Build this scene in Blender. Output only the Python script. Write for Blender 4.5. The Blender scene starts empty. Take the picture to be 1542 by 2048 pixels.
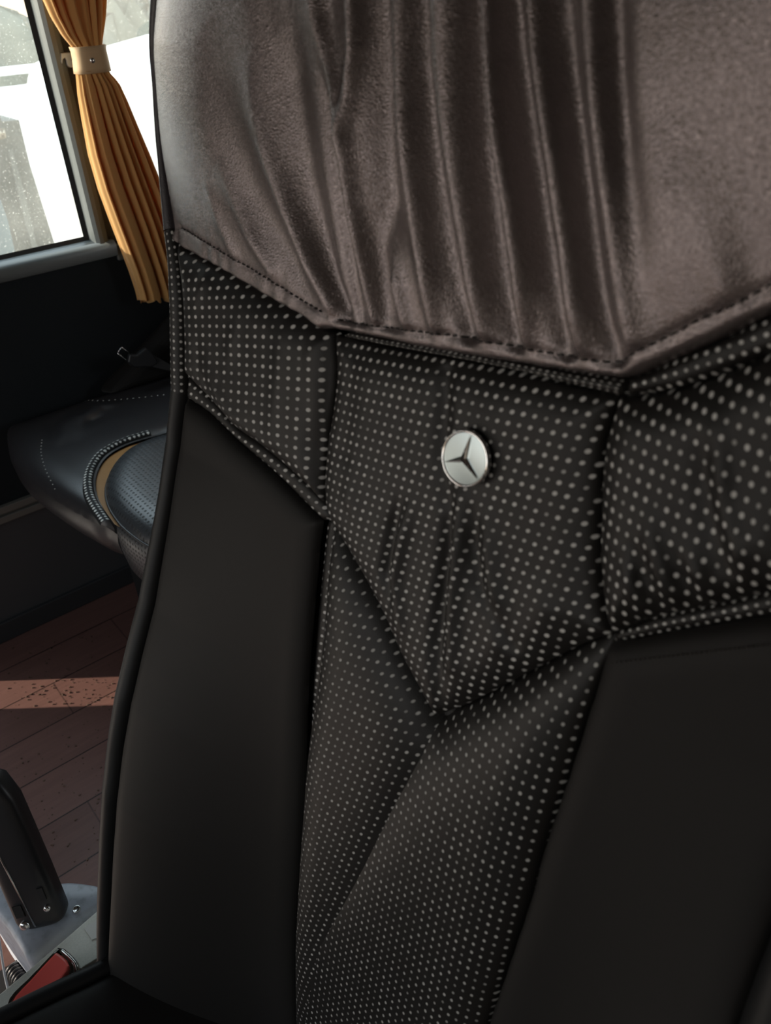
import bpy, bmesh, math, random
import numpy as np
from mathutils import Vector, Matrix

# ------------------------------------------------------------------ camera solve
F_PX, CX, CY = 1600.0, 771.0, 1024.0
d1 = np.array([2429., -1224., 1600.]); d1 /= np.linalg.norm(d1)      # along the bus
dn = np.array([123., 2335., 1600.]); dn /= np.linalg.norm(dn)        # straight down
Zc = -dn; Yc = d1 - d1.dot(Zc)*Zc; Yc /= np.linalg.norm(Yc); Xc = np.cross(Yc, Zc)
RW = np.array([Xc, Yc, Zc])
CAM = np.array([0., 0., 1.2])

scene = bpy.context.scene
cam_d = bpy.data.cameras.new('camera'); cam = bpy.data.objects.new('camera', cam_d)
scene.collection.objects.link(cam); scene.camera = cam
cam_d.sensor_fit = 'VERTICAL'; cam_d.sensor_height = 24.0
cam_d.lens = F_PX/2048*24.0
cam_d.clip_start = 0.02; cam_d.clip_end = 200
mw = Matrix.Identity(4)
for i, c in enumerate((RW[:, 0], -RW[:, 1], -RW[:, 2])):
    for k in range(3): mw[k][i] = c[k]
for k in range(3): mw[k][3] = CAM[k]
cam.matrix_world = mw
cam_d.dof.use_dof = True
cam_d.dof.focus_distance = 0.75
cam_d.dof.aperture_fstop = (cam_d.lens/1000)/0.0022

# ------------------------------------------------------------------ world, sun, exposure
SKY_STRENGTH = 6.0
SUN_STRENGTH = 14.0
EXPOSURE = -0.75
world = bpy.data.worlds.new('world'); scene.world = world; world.use_nodes = True
wn = world.node_tree.nodes; wl = world.node_tree.links
bg = wn['Background']; bg.inputs[1].default_value = SKY_STRENGTH
tc = wn.new('ShaderNodeTexCoord'); sx = wn.new('ShaderNodeSeparateXYZ'); rp = wn.new('ShaderNodeValToRGB')
wl.new(tc.outputs['Generated'], sx.inputs[0]); wl.new(sx.outputs['Z'], rp.inputs[0]); wl.new(rp.outputs[0], bg.inputs[0])
rp.color_ramp.elements[0].position = 0.0; rp.color_ramp.elements[0].color = (.60, .46, .34, 1)
rp.color_ramp.elements[1].position = 0.5; rp.color_ramp.elements[1].color = (0.72, 0.86, 1.0, 1)
e = rp.color_ramp.elements.new(0.04); e.color = (1.0, 0.93, 0.85, 1)
sun_d = bpy.data.lights.new('sun', 'SUN'); sun = bpy.data.objects.new('sun', sun_d); scene.collection.objects.link(sun)
sun_d.energy = SUN_STRENGTH; sun_d.angle = 0.01; sun_d.color = (1.0, 0.86, 0.70)
SUN_DIR = Vector((0.632, 0.775, -math.tan(math.radians(15)))).normalized()
sun.rotation_euler = SUN_DIR.to_track_quat('-Z', 'Y').to_euler()
sun.location = (-4, -4, 4)
scene.view_settings.view_transform = 'Standard'; scene.view_settings.look = 'None'
scene.view_settings.exposure = EXPOSURE; scene.view_settings.gamma = 1.0
scene.view_settings.use_curve_mapping = False
scene.cycles.use_denoising = True
scene.cycles.max_bounces = 8
scene.cycles.sample_clamp_indirect = 6.0

XW = -1.58            # inner face of the left wall
XR = 0.80; YF = -2.2; YB = 2.6; ZT = 2.0
def portal(name, loc, rot, sx_, sy_):
    l = bpy.data.lights.new(name, 'AREA'); l.shape = 'RECTANGLE'; l.size = sx_; l.size_y = sy_
    l.cycles.is_portal = True
    o = bpy.data.objects.new(name, l); o.location = loc; o.rotation_euler = rot; scene.collection.objects.link(o)
portal('sky_portal', (-0.4, YF-.06, 1.28), (math.pi/2, 0, 0), 2.2, .7)
portal('sky_portal', (XW-.06, 1.28, 1.17), (0, -math.pi/2, 0), .8, 2.36)
portal('sky_portal', (XW-.06, -1.98, 1.1), (0, -math.pi/2, 0), .8, .42)
portal('sky_portal', (XW-.06, -1.51, .4), (0, -math.pi/2, 0), .65, 1.35)
portal('sky_portal', (XR+.06, 2.0, 1.25), (0, math.pi/2, 0), .8, .8)

# ------------------------------------------------------------------ geometry helpers
def ray(px, py):
    r = np.array([px-CX, py-CY, F_PX]); r /= np.linalg.norm(r); return RW @ r
def at_z(px, py, z):
    r = ray(px, py); return CAM + (z-CAM[2])/r[2]*r
def at_x(px, py, x):
    r = ray(px, py); return CAM + (x-CAM[0])/r[0]*r
def catmull(pts, step, closed=False):
    P = [np.array(p, float) for p in pts]; out = []
    n = len(P)
    for i in range(n if closed else n-1):
        p1, p2 = P[i], P[(i+1) % n]
        p0 = P[i-1] if (i > 0 or closed) else 2*p1-p2
        p3 = P[(i+2) % n] if (i+2 < n or closed) else 2*p2-p1
        m = max(1, int(np.linalg.norm(p2-p1)/step))
        for k in range(m):
            t = k/m
            out.append(0.5*((2*p1)+(-p0+p2)*t+(2*p0-5*p1+4*p2-p3)*t*t+(-p0+3*p1-3*p2+p3)*t**3))
    if not closed: out.append(P[-1])
    return np.array(out)
def dist_poly(Q, L, closed=False):
    """distance of points Q to polyline L, plus index and parameter"""
    A = L; Bq = np.roll(L, -1, axis=0)
    if not closed: A = A[:-1]; Bq = Bq[:-1]
    best = np.full(len(Q), 1e9); near = np.zeros((len(Q), 2)); prm = np.zeros(len(Q))
    for i in range(len(A)):
        ab = Bq[i]-A[i]; l2 = ab.dot(ab)+1e-18
        t = np.clip(((Q-A[i]) @ ab)/l2, 0, 1)
        c = A[i]+t[:, None]*ab
        d = np.hypot(*(Q-c).T)
        m = d < best
        best[m] = d[m]; near[m] = c[m]; prm[m] = i+t[m]
    return best, near, prm
def inside(Q, L):
    r = np.zeros(len(Q), bool); n = len(L); j = n-1
    x, y = Q[:, 0], Q[:, 1]
    for i in range(n):
        xi, yi = L[i]; xj, yj = L[j]
        if yi != yj:
            c = ((yi > y) != (yj > y)) & (x < (xj-xi)*(y-yi)/(yj-yi)+xi)
            r ^= c
        j = i
    return r

ROOTLOC = {}
def link(o): scene.collection.objects.link(o); return o
def thing(name, label, cat, loc, group=None):
    o = bpy.data.objects.new(name, None); link(o); o.location = loc; o.empty_display_size = .05
    o['label'] = label; o['category'] = cat
    if group: o['group'] = group
    return o
def wloc(o):
    v = Vector((0, 0, 0))
    while o is not None: v += Vector(o.location); o = o.parent
    return v
def mesh_obj(name, verts, faces, mat, parent=None, smooth=True, uvs=None, solid=0, bevel=0, label=None):
    me = bpy.data.meshes.new(name)
    off = np.array(wloc(parent)) if parent else np.zeros(3)
    V = np.asarray(verts, float)-off
    me.from_pydata(V.tolist(), [], [tuple(int(i) for i in f) for f in faces])
    if uvs is not None:
        uvl = me.uv_layers.new(name='UVMap')
        li = np.zeros(len(me.loops), int); me.loops.foreach_get('vertex_index', li)
        uvl.data.foreach_set('uv', np.asarray(uvs)[li].ravel())
    me.validate(); me.update()
    if smooth: me.polygons.foreach_set('use_smooth', [True]*len(me.polygons))
    me.materials.append(mat)
    o = bpy.data.objects.new(name, me); link(o)
    if parent: o.parent = parent
    if bevel:
        b = o.modifiers.new('bevel', 'BEVEL'); b.width = bevel; b.segments = 4; b.limit_method = 'ANGLE'; b.angle_limit = .6
    if solid:
        s = o.modifiers.new('solid', 'SOLIDIFY'); s.thickness = solid; s.offset = -1
    if label: o['label'] = label
    return o
def tag(o, label, cat, group=None):
    o['label'] = label; o['category'] = cat
    if group: o['group'] = group
    return o
def struct(o): o['kind'] = 'structure'; return o
class MB:
    def __init__(s): s.v = []; s.f = []
    def add(s, v, f):
        n = len(s.v); s.v += [tuple(p) for p in v]; s.f += [tuple(i+n for i in q) for q in f]; return s
    def box(s, a, b):
        (x0, y0, z0), (x1, y1, z1) = a, b
        return s.add([(x0,y0,z0),(x1,y0,z0),(x1,y1,z0),(x0,y1,z0),(x0,y0,z1),(x1,y0,z1),(x1,y1,z1),(x0,y1,z1)],
                     [(0,3,2,1),(4,5,6,7),(0,1,5,4),(1,2,6,5),(2,3,7,6),(3,0,4,7)])
    def prism(s, pts, ext):
        """closed polygon pts (3d) extruded by vector ext"""
        n = len(pts); e = np.array(ext)
        v = [np.array(p) for p in pts]+[np.array(p)+e for p in pts]
        f = [tuple(range(n))[::-1], tuple(range(n, 2*n))]+[(i, (i+1) % n, n+(i+1) % n, n+i) for i in range(n)]
        return s.add(v, f)
    def tube(s, path, r, seg=8, cap=True):
        P = [np.array(p, float) for p in path]; n = len(P); base = len(s.v)
        up = np.array([.13, .21, .97]); vs = []
        for i, p in enumerate(P):
            t = P[min(i+1, n-1)]-P[max(i-1, 0)]; t /= np.linalg.norm(t)+1e-12
            a = np.cross(t, up); a /= np.linalg.norm(a)+1e-12; b = np.cross(t, a)
            rr = r[i] if hasattr(r, '__len__') else r
            for k in range(seg):
                an = 2*math.pi*k/seg; vs.append(p+rr*(math.cos(an)*a+math.sin(an)*b))
        fs = [(i*seg+k, i*seg+(k+1) % seg, (i+1)*seg+(k+1) % seg, (i+1)*seg+k) for i in range(n-1) for k in range(seg)]
        if cap: fs += [tuple(range(seg))[::-1], tuple((n-1)*seg+k for k in range(seg))]
        return s.add(vs, fs)
    def lathe(s, c, axis, prof, seg=32):
        """prof list of (r, h) along axis from c"""
        ax = np.array(axis, float); ax /= np.linalg.norm(ax)
        a = np.cross(ax, [0.3, 0.2, 0.93]); a /= np.linalg.norm(a); b = np.cross(ax, a)
        vs = [np.array(c)+h*ax+r*(math.cos(2*math.pi*k/seg)*a+math.sin(2*math.pi*k/seg)*b) for r, h in prof for k in range(seg)]
        n = len(prof)
        fs = [(i*seg+k, i*seg+(k+1) % seg, (i+1)*seg+(k+1) % seg, (i+1)*seg+k) for i in range(n-1) for k in range(seg)]
        fs += [tuple(range(seg))[::-1], tuple((n-1)*seg+k for k in range(seg))]
        return s.add(vs, fs)
    def build(s, name, mat, parent=None, **k): return mesh_obj(name, s.v, s.f, mat, parent, **k)

# ------------------------------------------------------------------ materials
def new_mat(name):
    m = bpy.data.materials.new(name); m.use_nodes = True
    nt = m.node_tree; return m, nt, nt.nodes['Principled BSDF']
def N(nt, t, **kw):
    n = nt.nodes.new(t)
    for k, v in kw.items(): setattr(n, k, v)
    return n
def L(nt, a, b): nt.links.new(a, b)
def math_n(nt, op, a, b=None, c=None):
    n = N(nt, 'ShaderNodeMath', operation=op)
    for i, x in enumerate((a, b, c)):
        if x is None: continue
        if isinstance(x, (int, float)): n.inputs[i].default_value = x
        else: L(nt, x, n.inputs[i])
    return n.outputs[0]
def mixc(nt, fac, a, b):
    n = N(nt, 'ShaderNodeMix', data_type='RGBA')
    if isinstance(fac, (int, float)): n.inputs[0].default_value = fac
    else: L(nt, fac, n.inputs[0])
    for i, x in ((6, a), (7, b)):
        if isinstance(x, tuple): n.inputs[i].default_value = (*x, 1)
        else: L(nt, x, n.inputs[i])
    return n.outputs[2]
def grain(nt, bsdf, scale, strength, dist=.0004, kind='voronoi', extra=None):
    tcn = N(nt, 'ShaderNodeTexCoord')
    if kind == 'voronoi':
        t = N(nt, 'ShaderNodeTexVoronoi', feature='SMOOTH_F1'); t.inputs['Scale'].default_value = scale
        t2 = N(nt, 'ShaderNodeTexNoise'); t2.inputs['Scale'].default_value = scale*.6; t2.inputs['Detail'].default_value = 4
        L(nt, tcn.outputs['Object'], t.inputs['Vector']); L(nt, tcn.outputs['Object'], t2.inputs['Vector'])
        hgt = math_n(nt, 'ADD', t.outputs['Distance'], t2.outputs[0])
    else:
        t = N(nt, 'ShaderNodeTexNoise'); t.inputs['Scale'].default_value = scale; t.inputs['Detail'].default_value = 5
        L(nt, tcn.outputs['Object'], t.inputs['Vector']); hgt = t.outputs[0]
    if extra is not None: hgt = math_n(nt, 'ADD', hgt, extra)
    b = N(nt, 'ShaderNodeBump'); b.inputs['Strength'].default_value = strength; b.inputs['Distance'].default_value = dist
    L(nt, hgt, b.inputs['Height']); L(nt, b.outputs[0], bsdf.inputs['Normal'])
    return hgt
def simple(name, col, rough=.5, metal=0., spec=.5, g=None, coat=0, sheen=0):
    m, nt, b = new_mat(name)
    b.inputs['Base Color'].default_value = (*col, 1); b.inputs['Roughness'].default_value = rough
    b.inputs['Metallic'].default_value = metal; b.inputs['Specular IOR Level'].default_value = spec
    b.inputs['Coat Weight'].default_value = coat
    b.inputs['Sheen Weight'].default_value = sheen
    if g: grain(nt, b, *g)
    return m
def dotted(name, base, dot, rad, rough=.45, vary=.6, spec=.4, gscale=1400, gst=.25):
    """perforated leather: UV is in hole units"""
    m, nt, b = new_mat(name)
    uv = N(nt, 'ShaderNodeUVMap'); uv.uv_map = 'UVMap'
    fr = N(nt, 'ShaderNodeVectorMath', operation='FRACTION'); L(nt, uv.outputs[0], fr.inputs[0])
    fl = N(nt, 'ShaderNodeVectorMath', operation='FLOOR'); L(nt, uv.outputs[0], fl.inputs[0])
    sb = N(nt, 'ShaderNodeVectorMath', operation='SUBTRACT'); L(nt, fr.outputs[0], sb.inputs[0]); sb.inputs[1].default_value = (.5, .5, 0)
    ln = N(nt, 'ShaderNodeVectorMath', operation='LENGTH'); L(nt, sb.outputs[0], ln.inputs[0])
    wnz = N(nt, 'ShaderNodeTexWhiteNoise', noise_dimensions='2D'); L(nt, fl.outputs[0], wnz.inputs['Vector'])
    mr = N(nt, 'ShaderNodeMapRange', interpolation_type='SMOOTHSTEP')
    L(nt, ln.outputs['Value'], mr.inputs[0])
    rv = math_n(nt, 'MULTIPLY_ADD', wnz.outputs['Value'], rad*.25, rad*1.0)
    L(nt, rv, mr.inputs[1]); mr.inputs[2].default_value = rad*.6; mr.inputs[3].default_value = 0; mr.inputs[4].default_value = 1
    br = math_n(nt, 'MULTIPLY_ADD', wnz.outputs['Value'], vary, 1-vary*.6)
    fac = math_n(nt, 'MINIMUM', math_n(nt, 'MULTIPLY', mr.outputs[0], br), 1.0)
    L(nt, mixc(nt, fac, base, dot), b.inputs['Base Color'])
    b.inputs['Specular IOR Level'].default_value = spec
    L(nt, math_n(nt, 'MULTIPLY_ADD', mr.outputs[0], .3, rough), b.inputs['Roughness'])
    tcn = N(nt, 'ShaderNodeTexCoord'); t2 = N(nt, 'ShaderNodeTexNoise'); t2.inputs['Scale'].default_value = gscale; t2.inputs['Detail'].default_value = 3
    L(nt, tcn.outputs['Object'], t2.inputs['Vector'])
    hgt = math_n(nt, 'MULTIPLY_ADD', mr.outputs[0], -1.5, t2.outputs[0])
    bp = N(nt, 'ShaderNodeBump'); bp.inputs['Strength'].default_value = gst; bp.inputs['Distance'].default_value = .0006
    L(nt, hgt, bp.inputs['Height']); L(nt, bp.outputs[0], b.inputs['Normal'])
    return m

M = {}
M['headleather'] = simple('headrest_leather', (.235, .203, .200), .25, metal=.74, spec=.6, g=(1900, .55, .0005))
M['perf'] = dotted('perforated_leather', (.0105, .0098, .0092), (.55, .55, .53), .21, rough=.5, spec=.3, vary=.8)
M['spine'] = dotted('spine_perforated_leather', (.0105, .0098, .0092), (.42, .42, .40), .18, rough=.5, spec=.3, vary=.8)  # dots drawn smaller and dimmer, standing in for weaker light low on the seat
M['smooth'] = simple('smooth_upholstery', (.0115, .0108, .0102), .62, spec=.22, g=(2600, .25, .0003, 'noise'))
M['piping'] = simple('edge_piping', (.008, .0085, .009), .5, spec=.26, g=(2200, .2, .0003, 'noise'))
M['sideleather'] = simple('headrest_side_leather', (.022, .018, .022), .42, spec=.6, g=(1500, .3, .0005))
M['shell'] = simple('seat_shell', (.012, .012, .012), .7)
M['thread'] = simple('dark_thread', (.008, .007, .007), .7)
M['chrome'] = simple('chrome', (.86, .86, .85), .06, metal=1.)
M['silver'] = simple('polished_silver', (.30, .345, .35), .25, metal=1.)
M['orange'] = simple('orange_trim', (.44, .21, .05), .55, g=(1500, .2, .0004))
M['farleather'] = simple('far_seat_leather', (.030, .028, .030), .33, spec=.6, g=(900, .25, .0006))
M['farinsert'] = dotted('far_perforated_leather', (.046, .050, .055), (.004, .004, .004), .27, rough=.29, vary=.1, spec=.6)
M['fardots'] = dotted('far_dotted_welt', (.018, .018, .018), (.8, .8, .76), .30, rough=.6, spec=.2)
M['rubber'] = simple('black_gasket', (.012, .012, .012), .6)
M['frame'] = simple('grey_window_trim', (.135, .15, .15), .42, g=(500, .08, .0005, 'noise'))
M['pillar'] = simple('taupe_pillar_fabric', (.062, .064, .062), .85, g=(1500, .2, .0004, 'noise'))
M['carpet'] = simple('dark_wall_carpet', (.020, .024, .027), .95, spec=.15, g=(900, .6, .0015, 'noise'))
M['lowwall'] = simple('dark_lower_wall', (.075, .078, .082), .6, g=(60, .05, .002, 'noise'))
M['basedark'] = simple('baseboard_dark', (.04, .042, .045), .6)
M['rail'] = simple('aluminium_rail', (.22, .22, .20), .45, metal=.3)
M['ceiling'] = simple('bus_ceiling', (.10, .09, .08), .9)
M['inner'] = simple('dark_bus_lining', (.05, .045, .04), .8)
M['plastic'] = simple('light_plastic_hook', (.50, .53, .53), .35)
M['blackplastic'] = simple('black_plastic', (.022, .022, .024), .38, g=(900, .1, .0004, 'noise'))
M['red'] = simple('red_plastic', (.88, .13, .11), .3, spec=.5)
M['white'] = simple('white_label', (.7, .7, .66), .5)
M['wire'] = simple('white_wire', (.7, .7, .68), .4)
M['webbing'] = simple('belt_webbing', (.05, .05, .052), .7, g=(1200, .4, .0006, 'noise'))
M['steel'] = simple('belt_steel', (.75, .75, .75), .22, metal=1.)

# housing: painted grey metal with scuffs
m, nt, b = new_mat('grey_painted_housing'); M['housing'] = m
tcn = N(nt, 'ShaderNodeTexCoord'); nz = N(nt, 'ShaderNodeTexNoise'); nz.inputs['Scale'].default_value = 90; nz.inputs['Detail'].default_value = 6
L(nt, tcn.outputs['Object'], nz.inputs['Vector'])
cr = N(nt, 'ShaderNodeValToRGB'); cr.color_ramp.elements[0].position = .33; cr.color_ramp.elements[0].color = (.34, .37, .42, 1)
cr.color_ramp.elements[1].position = .5; cr.color_ramp.elements[1].color = (.46, .50, .57, 1)
L(nt, nz.outputs[0], cr.inputs[0]); L(nt, cr.outputs[0], b.inputs['Base Color']); b.inputs['Roughness'].default_value = .42
m, nt, b = new_mat('worn_grey_plate'); M['plate'] = m
tcn = N(nt, 'ShaderNodeTexCoord'); nz = N(nt, 'ShaderNodeTexNoise'); nz.inputs['Scale'].default_value = 700; nz.inputs['Detail'].default_value = 4
L(nt, tcn.outputs['Object'], nz.inputs['Vector'])
L(nt, mixc(nt, nz.outputs[0], (.58, .60, .54), (.80, .81, .74)), b.inputs['Base Color']); b.inputs['Roughness'].default_value = .5

# wood floor: planks along Y
m, nt, b = new_mat('reddish_plank_floor'); M['floor'] = m
tcn = N(nt, 'ShaderNodeTexCoord'); sp = N(nt, 'ShaderNodeSeparateXYZ'); L(nt, tcn.outputs['Object'], sp.inputs[0])
PW = .1085
row = math_n(nt, 'DIVIDE', math_n(nt, 'ADD', sp.outputs[0], 1.265), PW)
ri = math_n(nt, 'FLOOR', row); rf = math_n(nt, 'FRACT', row)
off = math_n(nt, 'FRACT', math_n(nt, 'MULTIPLY', ri, .377))
col_ = math_n(nt, 'ADD', math_n(nt, 'DIVIDE', sp.outputs[1], .46), off)
cf = math_n(nt, 'FRACT', col_); ci = math_n(nt, 'FLOOR', col_)
edge = math_n(nt, 'MINIMUM', rf, math_n(nt, 'SUBTRACT', 1., rf))
gapx = math_n(nt, 'LESS_THAN', edge, .012)
edgey = math_n(nt, 'MINIMUM', cf, math_n(nt, 'SUBTRACT', 1., cf))
gapy = math_n(nt, 'MULTIPLY', math_n(nt, 'LESS_THAN', edgey, .003), .5)
gap = math_n(nt, 'MAXIMUM', gapx, gapy)
cv = N(nt, 'ShaderNodeCombineXYZ'); L(nt, ri, cv.inputs[0]); L(nt, ci, cv.inputs[1])
wh = N(nt, 'ShaderNodeTexWhiteNoise', noise_dimensions='2D'); L(nt, cv.outputs[0], wh.inputs['Vector'])
mp = N(nt, 'ShaderNodeMapping'); mp.inputs['Scale'].default_value = (60, 4, 1); L(nt, tcn.outputs['Object'], mp.inputs[0])
nz = N(nt, 'ShaderNodeTexNoise'); nz.inputs['Scale'].default_value = 2.2; nz.inputs['Detail'].default_value = 7; L(nt, mp.outputs[0], nz.inputs['Vector'])
fac = math_n(nt, 'MULTIPLY_ADD', wh.outputs['Value'], .45, math_n(nt, 'MULTIPLY', nz.outputs[0], .7))
wood = mixc(nt, fac, (.125, .062, .052), (.25, .130, .108))
L(nt, mixc(nt, gap, wood, (.015, .008, .007)), b.inputs['Base Color']); b.inputs['Roughness'].default_value = .42
bp = N(nt, 'ShaderNodeBump'); bp.inputs['Strength'].default_value = .4; bp.inputs['Distance'].default_value = .002
L(nt, math_n(nt, 'SUBTRACT', math_n(nt, 'MULTIPLY', nz.outputs[0], .3), gap), bp.inputs['Height']); L(nt, bp.outputs[0], b.inputs['Normal'])

# curtain: thin orange cloth
m, nt, b = new_mat('orange_curtain_cloth'); M['curtain'] = m
b.inputs['Base Color'].default_value = (.82, .50, .18, 1); b.inputs['Roughness'].default_value = .85; b.inputs['Sheen Weight'].default_value = .3
tl = N(nt, 'ShaderNodeBsdfTranslucent'); tl.inputs[0].default_value = (.92, .50, .15, 1)
ms = N(nt, 'ShaderNodeMixShader'); ms.inputs[0].default_value = .34
out = nt.nodes['Material Output']; L(nt, b.outputs[0], ms.inputs[1]); L(nt, tl.outputs[0], ms.inputs[2]); L(nt, ms.outputs[0], out.inputs[0])
grain(nt, b, 2500, .2, .0004, 'noise')
M['tieback'] = simple('tan_tieback', (.66, .46, .27), .7, g=(1800, .2, .0004, 'noise'))

# dusty glass
m, nt, b = new_mat('dusty_window_glass'); M['glass'] = m
nt.nodes.remove(b); out = nt.nodes['Material Output']
tr = N(nt, 'ShaderNodeBsdfTransparent'); tr.inputs[0].default_value = (.93, .96, .95, 1)
gl = N(nt, 'ShaderNodeBsdfGlossy'); gl.inputs['Roughness'].default_value = .03
df = N(nt, 'ShaderNodeBsdfTranslucent'); df.inputs[0].default_value = (.8, .8, .74, 1)
tcn = N(nt, 'ShaderNodeTexCoord')
n1 = N(nt, 'ShaderNodeTexNoise'); n1.inputs['Scale'].default_value = 260; n1.inputs['Detail'].default_value = 3; L(nt, tcn.outputs['Object'], n1.inputs['Vector'])
n2 = N(nt, 'ShaderNodeTexNoise'); n2.inputs['Scale'].default_value = 9; n2.inputs['Detail'].default_value = 5; L(nt, tcn.outputs['Object'], n2.inputs['Vector'])
mr = N(nt, 'ShaderNodeMapRange'); L(nt, n1.outputs[0], mr.inputs[0]); mr.inputs[1].default_value = .62; mr.inputs[2].default_value = .75; mr.inputs[3].default_value = 0; mr.inputs[4].default_value = .22
dust = math_n(nt, 'ADD', mr.outputs[0], math_n(nt, 'MULTIPLY', n2.outputs[0], .12))
m1 = N(nt, 'ShaderNodeMixShader'); L(nt, dust, m1.inputs[0]); L(nt, tr.outputs[0], m1.inputs[1]); L(nt, df.outputs[0], m1.inputs[2])
m2 = N(nt, 'ShaderNodeMixShader'); m2.inputs[0].default_value = .04; L(nt, m1.outputs[0], m2.inputs[1]); L(nt, gl.outputs[0], m2.inputs[2])
L(nt, m2.outputs[0], out.inputs[0])

# ================================================================== STRUCTURE
struct(mesh_obj('floor', [(XW-.1, YF-.1, 0), (XR+.1, YF-.1, 0), (XR+.1, YB, 0), (XW-.1, YB, 0)], [(0, 1, 2, 3)], M['floor'], smooth=False))
c_ = MB().box((XW-.1, YF-.1, ZT), (XR+.1, YB, ZT+.05)); struct(c_.build('ceiling', M['ceiling'], smooth=False))
W = MB()      # left wall lower panel (carpet) with the strip above the windows
ZS = .785; ZH = 1.56
WINS = [(.12, .548), (.645, 1.55), (1.67, 2.45)]
W.box((XW-.05, -.85, .30), (XW, YB, .752)); W.box((XW-.05, -1.77, .70), (XW, -.85, .752)); W.box((XW-.05, YF, ZH), (XW, YB, ZT))
struct(W.build('wall_left', M['carpet'], smooth=False))
DY0, DY1 = -.246, -.06   # low unseen wall slot, added to throw the sun streak on the floor
LW = MB(); LW.box((XW-.05, YF, 0), (XW+.002, -2.17, .281)); LW.box((XW-.05, -.85, 0), (XW+.002, DY0, .281)); LW.box((XW-.05, -2.17, 0), (XW+.002, -.85, .08)); LW.box((XW-.05, DY1, 0), (XW+.002, YB, .281))
LW.box((XW-.05, DY0, .24), (XW+.002, DY1, .281))
struct(LW.build('wall_left_lower', M['lowwall'], smooth=False))
R_ = MB().box((XW, -.8, .281), (XW+.012, YB, .296)).box((XW, -.8, .296), (XW+.006, YB, .302)).box((XW, -.8, .302), (XW+.012, YB, .318))
struct(R_.build('trim_1', M['rail'], smooth=False, bevel=.002))
struct(MB().box((XW+.002, DY1+.02, 0), (XW+.012, YB, .05)).build('baseboard_left', M['basedark'], smooth=False, bevel=.003))
# right, front, back walls with window openings
RWL = MB().box((XR, YF, 0), (XR+.05, YB, .85)).box((XR, YF, 1.65), (XR+.05, YB, ZT))
for y0, y1 in ((YF, 1.6), (2.4, YB)): RWL.box((XR, y0, .85), (XR+.05, y1, 1.65))
struct(RWL.build('wall_right', M['inner'], smooth=False))
FW = MB().box((XW-.05, YF-.05, 0), (XR+.05, YF, .95)).box((XW-.05, YF-.05, 1.6), (XR+.05, YF, ZT)).box((XW-.05, YF-.05, .8), (XW+.1, YF, 1.8)).box((XR-.1, YF-.05, .8), (XR+.05, YF, 1.8))
struct(FW.build('wall_front', M['inner'], smooth=False))
struct(MB().box((XW-.05, YB, 0), (XR+.05, YB+.05, ZT)).build('wall_back', M['inner'], smooth=False))

# windows of the left wall: pillar cloth, moulded frame, gasket, pane
prev = -1.77
for i, (y0, y1) in enumerate(WINS):
    pb = MB().box((XW-.05, prev, .752), (XW-.004, y0-.012, ZH))
    struct(pb.build('wall_left_pillar', M['pillar'], smooth=False))
    prev = y1+.012
struct(MB().box((XW-.05, prev, .752), (XW-.004, YB, ZH)).build('wall_left_pillar', M['pillar'], smooth=False))
for i, (y0, y1) in enumerate(WINS):
    w = bpy.data.objects.new('window_%d' % (i+1), None); link(w); w.location = (XW, (y0+y1)/2, ZS); w['kind'] = 'structure'
    fr = MB(); t = .030
    # moulded surround with a rounded inner lip
    def ring(a, bq, x0, x1, mb):
        (ya, za, yb, zb) = a; (yc, zc, yd, zd) = bq
        o = [(ya, za), (yb, za), (yb, zb), (ya, zb)]; q = [(yc, zc), (yd, zc), (yd, zd), (yc, zd)]
        v = [(x0, *p) for p in o]+[(x1, *p) for p in q]
        mb.add(v, [(k, (k+1) % 4, 4+(k+1) % 4, 4+k) for k in range(4)])
    rings = [(.034, -.004), (.030, .006), (.020, .012), (.012, .012), (.006, .006), (.003, -.004), (.003, -.03)]
    for (o1, x1), (o2, x2) in zip(rings[:-1], rings[1:]):
        ring((y0-o1, ZS-o1*.9, y1+o1, ZH+o1), (y0-o2, ZS-o2*.9, y1+o2, ZH+o2), XW+x1, XW+x2, fr)
    fr.build('window_frame', M['frame'], w, smooth=False)
    sl = MB(); prof = [(-.02, .0), (.010, -.001), (.016, -.006), (.018, -.016), (.014, -.028), (.004, -.033), (-.02, -.033)]
    n = len(prof); vs = [(XW+a, y, ZS-.004+c) for y in (y0-.04, y1+.04) for a, c in prof]
    sl.add(vs, [(k, k+1, n+k+1, n+k) for k in range(n-1)]+[tuple(range(n)), tuple(range(n, 2*n))[::-1]])
    sl.build('window_sill', M['frame'], w, smooth=True)
    gk = MB()
    ring((y0-.003, ZS-.003, y1+.003, ZH+.003), (y0+.006, ZS+.005, y1-.006, ZH-.006), XW-.018, XW-.022, gk)
    gk.build('window_gasket', M['rubber'], w, smooth=False)
    MB().box((XW-.028, y0-.004, ZS-.004), (XW-.024, y1+.004, ZH+.004)).build('window_pane', M['glass'], w, smooth=False)
# pillar base moulding between the first two windows
struct(MB().box((XW-.01, .590, .737), (XW+.006, .640, .770)).build('trim_2', M['frame'], smooth=False, bevel=.004))

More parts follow.
